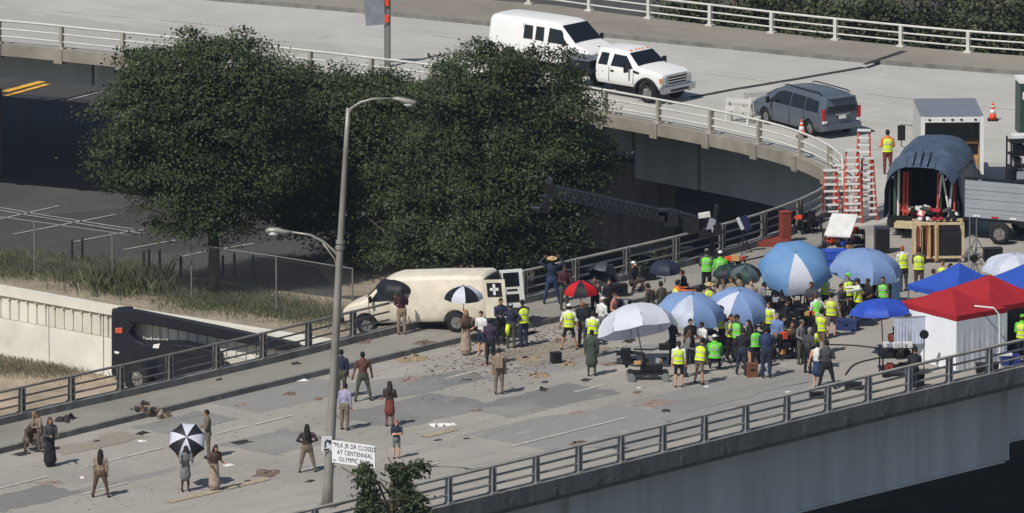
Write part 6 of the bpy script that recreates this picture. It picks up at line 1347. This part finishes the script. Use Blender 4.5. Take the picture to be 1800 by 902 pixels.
p_(1182, 640, 1.0, 'person in dark clothes with a yellow headband behind the dolly', 'navy', 'black', h=1.7, arms='front', hair='black', hat='green')
p_(1213, 640, .5, 'person in black with bushy dark hair behind the leaning crew member', 'black', 'black', h=1.7, arms='bent', hair='black')
p_(1256, 652, 3.1, 'seated crew member in a bright green vest with white cap', 'green', 'black', h=1.74, legs='sit', arms='front', vest='green', hat='white', wide=1.2)
p_(1284, 632, .6, 'crew member in a yellow vest half hidden under the third blue umbrella', 'grey', 'black', h=1.7, arms='front', vest='yellow', hair='dbrown')
p_(1305, 660, 2.9, 'large dark figure with a green collar under the third blue umbrella', 'black', 'navy', h=1.76, legs='relax', arms='front', hair='black', wide=1.2, lean=10)
p_(1328, 650, 3.5, 'person in black with a green vest panel left of the tall man', 'black', 'black', h=1.7, arms='front', hair='black', vest='green')
p_(1347, 664, 3.2, 'tall man in dark blue denim standing right of the wooden box', 'dblue', 'navy', h=1.92, arms='front', legs='stand', hair='black', wide=1.1)
p_(1366, 630, -.5, 'man in a light blue shirt behind the tall man in denim', 'ltblue', 'khaki', h=1.7, arms='down', hair='grey', skin='light')
p_(1392, 625, .4, 'person in a brown jacket sitting near the white cooler', 'brown', 'dgrey', h=1.7, legs='sit', arms='knee', hair='black')
p_(1383, 570, .2, 'person in black under the left part of the largest blue umbrella', 'black', 'black', h=1.66, arms='bent', hair='dbrown')
p_(1426, 572, -.4, 'person in dark grey under the right part of the largest blue umbrella', 'dgrey', 'black', h=1.66, arms='front', hair='black')
p_(1408, 640, .9, 'person in grey with hat right of the white cooler', 'grey', 'olive', h=1.66, arms='bent', hat='khaki')
p_(1420, 656, 2.4, 'person in a grey brown shirt left of the white tank top', 'dgrey', 'black', h=1.68, arms='bent', hair='grey', lean=6)
p_(1437, 680, 3.0, 'woman in a white tank top and navy skirt by the near railing', 'white', 'dblue', h=1.66, wear='skirt', sl='none', arms='side', hair='black', skin='light', shoes=1)
p_(1453, 684, 3.2, 'man in a dark shirt and black trousers beside the white tank top', 'dgrey', 'black', h=1.84, sl='short', arms='bent', legs='wide', hair='black', wide=1.1)
p_(1443, 622, 2.6, 'crew member in a pale yellow vest behind the white tank top', 'beige', 'khaki', h=1.7, sl='short', arms='front', vest='yellow', hair='black', hat='cap')
p_(1461, 594, 3.0, 'bare legged crew member in a yellow vest with a white jacket over one arm', 'beige', 'khaki', h=1.74, wear='shorts', sl='long', arms='side', legs='walk', vest='yellow', hair='black', skin='light')
p_(1450, 556, 2.2, 'crew member in a bright yellow vest right of the largest blue umbrella', 'white', 'dgrey', h=1.66, arms='bent', vest='yellow', hair='dbrown')
p_(1490, 560, .3, 'crew member wearing a lime green hat and vest near the pale blue umbrella', 'grey', 'black', h=1.74, arms='bent', vest='yellow', hat='green')
p_(1508, 572, -1.4, 'crew member with white sleeves and a yellow vest reaching out to the left', 'white', 'black', h=1.78, arms='point', vest='yellow', hair='black', hat='cap')
p_(1478, 575, .9, 'person in dark grey between the two yellow vests', 'dgrey', 'brown', h=1.66, arms='front', hair='black')
p_(1552, 560, -.3, 'person in dark green under the flap of the pale blue umbrella', 'dgreen', 'black', h=1.6, arms='bent', hair='dbrown', vest='green')
p_(1540, 545, .5, 'person in black in the shade of the pale blue umbrella', 'black', 'black', h=1.66, arms='front', hair='black')
p_(1588, 512, -2.6, 'crew member in white with a yellow vest carrying something by the step', 'white', 'dgrey', h=1.74, arms='front', vest='yellow', hair='orange', lean=8)
p_(1615, 514, 3.0, 'crew member in a yellow vest and black cap below the lumber cart', 'olive', 'brown', h=1.74, arms='front', vest='yellow', hat='cap')
p_(1640, 524, 1.2, 'person in a green shirt crouching behind the blue canopy', 'green', 'olive', h=1.66, legs='squat', arms='knee', hair='dbrown')
p_(1657, 530, -.6, 'crew member in a yellow vest and beige shirt left of the blue canopy peak', 'beige', 'khaki', h=1.6, sl='short', arms='front', vest='yellow', hair='brown')
p_(1670, 534, .8, 'person with dark hair and orange shirt at the blue canopy peak', 'orange', 'khaki', h=1.55, arms='bent', hair='black', hl='pony')
p_(1560, 306, 3.3, 'crew member in a yellow vest over an orange shirt standing alone on the ramp', 'orange', 'red', h=1.78, sl='short', arms='bent', vest='yellow', hair='black', hat='cap')
p_(1796, 636, 2.8, 'crew member in a yellow green vest at the right edge by the black canopy wall', 'green', 'black', h=1.76, arms='bent', vest='yellow', hat='green')
p_(1606, 690, 3.0, 'person in black bending at the sound cart behind the near railing', 'black', 'black', h=1.7, arms='front', lean=35, hair='black')
p_(1572, 634, 2.9, 'person in a reddish brown shirt sitting behind the sound cart', 'red', 'grey', h=1.66, legs='sit', arms='front', hair='brown')
ex = [(1270, 618, 'crew member in a yellow vest deep under the second blue umbrella', 'grey', 'yellow'), (1296, 636, 'crew member in a green vest between the seated one and the large dark figure', 'dgreen', 'green'), (1318, 640, 'person in black behind the wooden box', 'black', None), (1380, 606, 'person in black beneath the white monitor hood', 'black', None),
      (1431, 650, 'crew member in a yellow vest tight behind the white tank top', 'brown', 'yellow'), (1352, 606, 'crew member in a yellow vest right of the third blue umbrella', 'white', 'yellow'),
      (1300, 562, 'person in tan behind the grey green umbrella', 'tan', None), (1268, 575, 'person in beige between two blue umbrellas', 'beige', None), (1338, 572, 'person in grey left of the largest blue umbrella', 'grey', None),
      (1438, 596, 'crew member in a green vest right of the largest blue umbrella', 'white', 'green'), (1527, 566, 'person in black by the blue bag', 'black', None), (1204, 548, 'person in black right of the navy umbrella', 'black', None), (1146, 578, 'person in brown left of the olive jacket', 'dbrown', None), (1204, 662, 'person in grey shorts behind the bare legged crew member', 'grey', None),
      (1240, 640, 'person in a white shirt behind the leaning crew member', 'white', None), (1560, 536, 'person in black behind the flap of the pale blue umbrella', 'black', None)]
for i_, (x_, y_, l_, c_, v_) in enumerate(ex):
    p_(x_, y_, random.uniform(-3.1, 3.1), l_, c_, random.choice(['black', 'navy', 'dgrey', 'khaki', 'dbrown', 'olive']), h=random.uniform(1.6, 1.78), arms=random.choice(['front', 'bent', 'down', 'crossed', 'phone', 'hips']), armr=random.choice(['front', 'down', 'bent']), legs=random.choice(['stand', 'relax', 'wide', 'stand']), lean=random.choice([0, 3, 8, 14]),
       sl=random.choice(['short', 'long']), hair=random.choice(['black', 'dbrown', 'brown', 'black']), hat=random.choice([None, None, 'cap', 'khaki', None]), vest=v_, skin=random.choice(['light', 'tan', 'brown', 'tan']), hl=random.choice(['short', 'short', 'pony', 'long']), wear=random.choice(['trousers', 'trousers', 'shorts']))
build_people()
# ---------------- air ----------------
hz = MB().box((0, 350, (ZG-1+88)/2), (1840, 1740, 88-(ZG-1))).mesh('haze', [])
hm_ = bpy.data.materials.new('haze'); hm_.use_nodes = True; hn = hm_.node_tree.nodes; hn.remove(hn['Principled BSDF'])
pv = hn.new('ShaderNodeVolumePrincipled'); pv.inputs['Color'].default_value = (.62, .74, 1, 1); pv.inputs['Density'].default_value = 5.2e-5; pv.inputs['Anisotropy'].default_value = 0
hm_.node_tree.links.new(pv.outputs[0], hn['Material Output'].inputs['Volume']); hz.materials.append(hm_)
ho = bpy.data.objects.new('haze', hz); COL.objects.link(ho); tag(ho, kind='stuff')
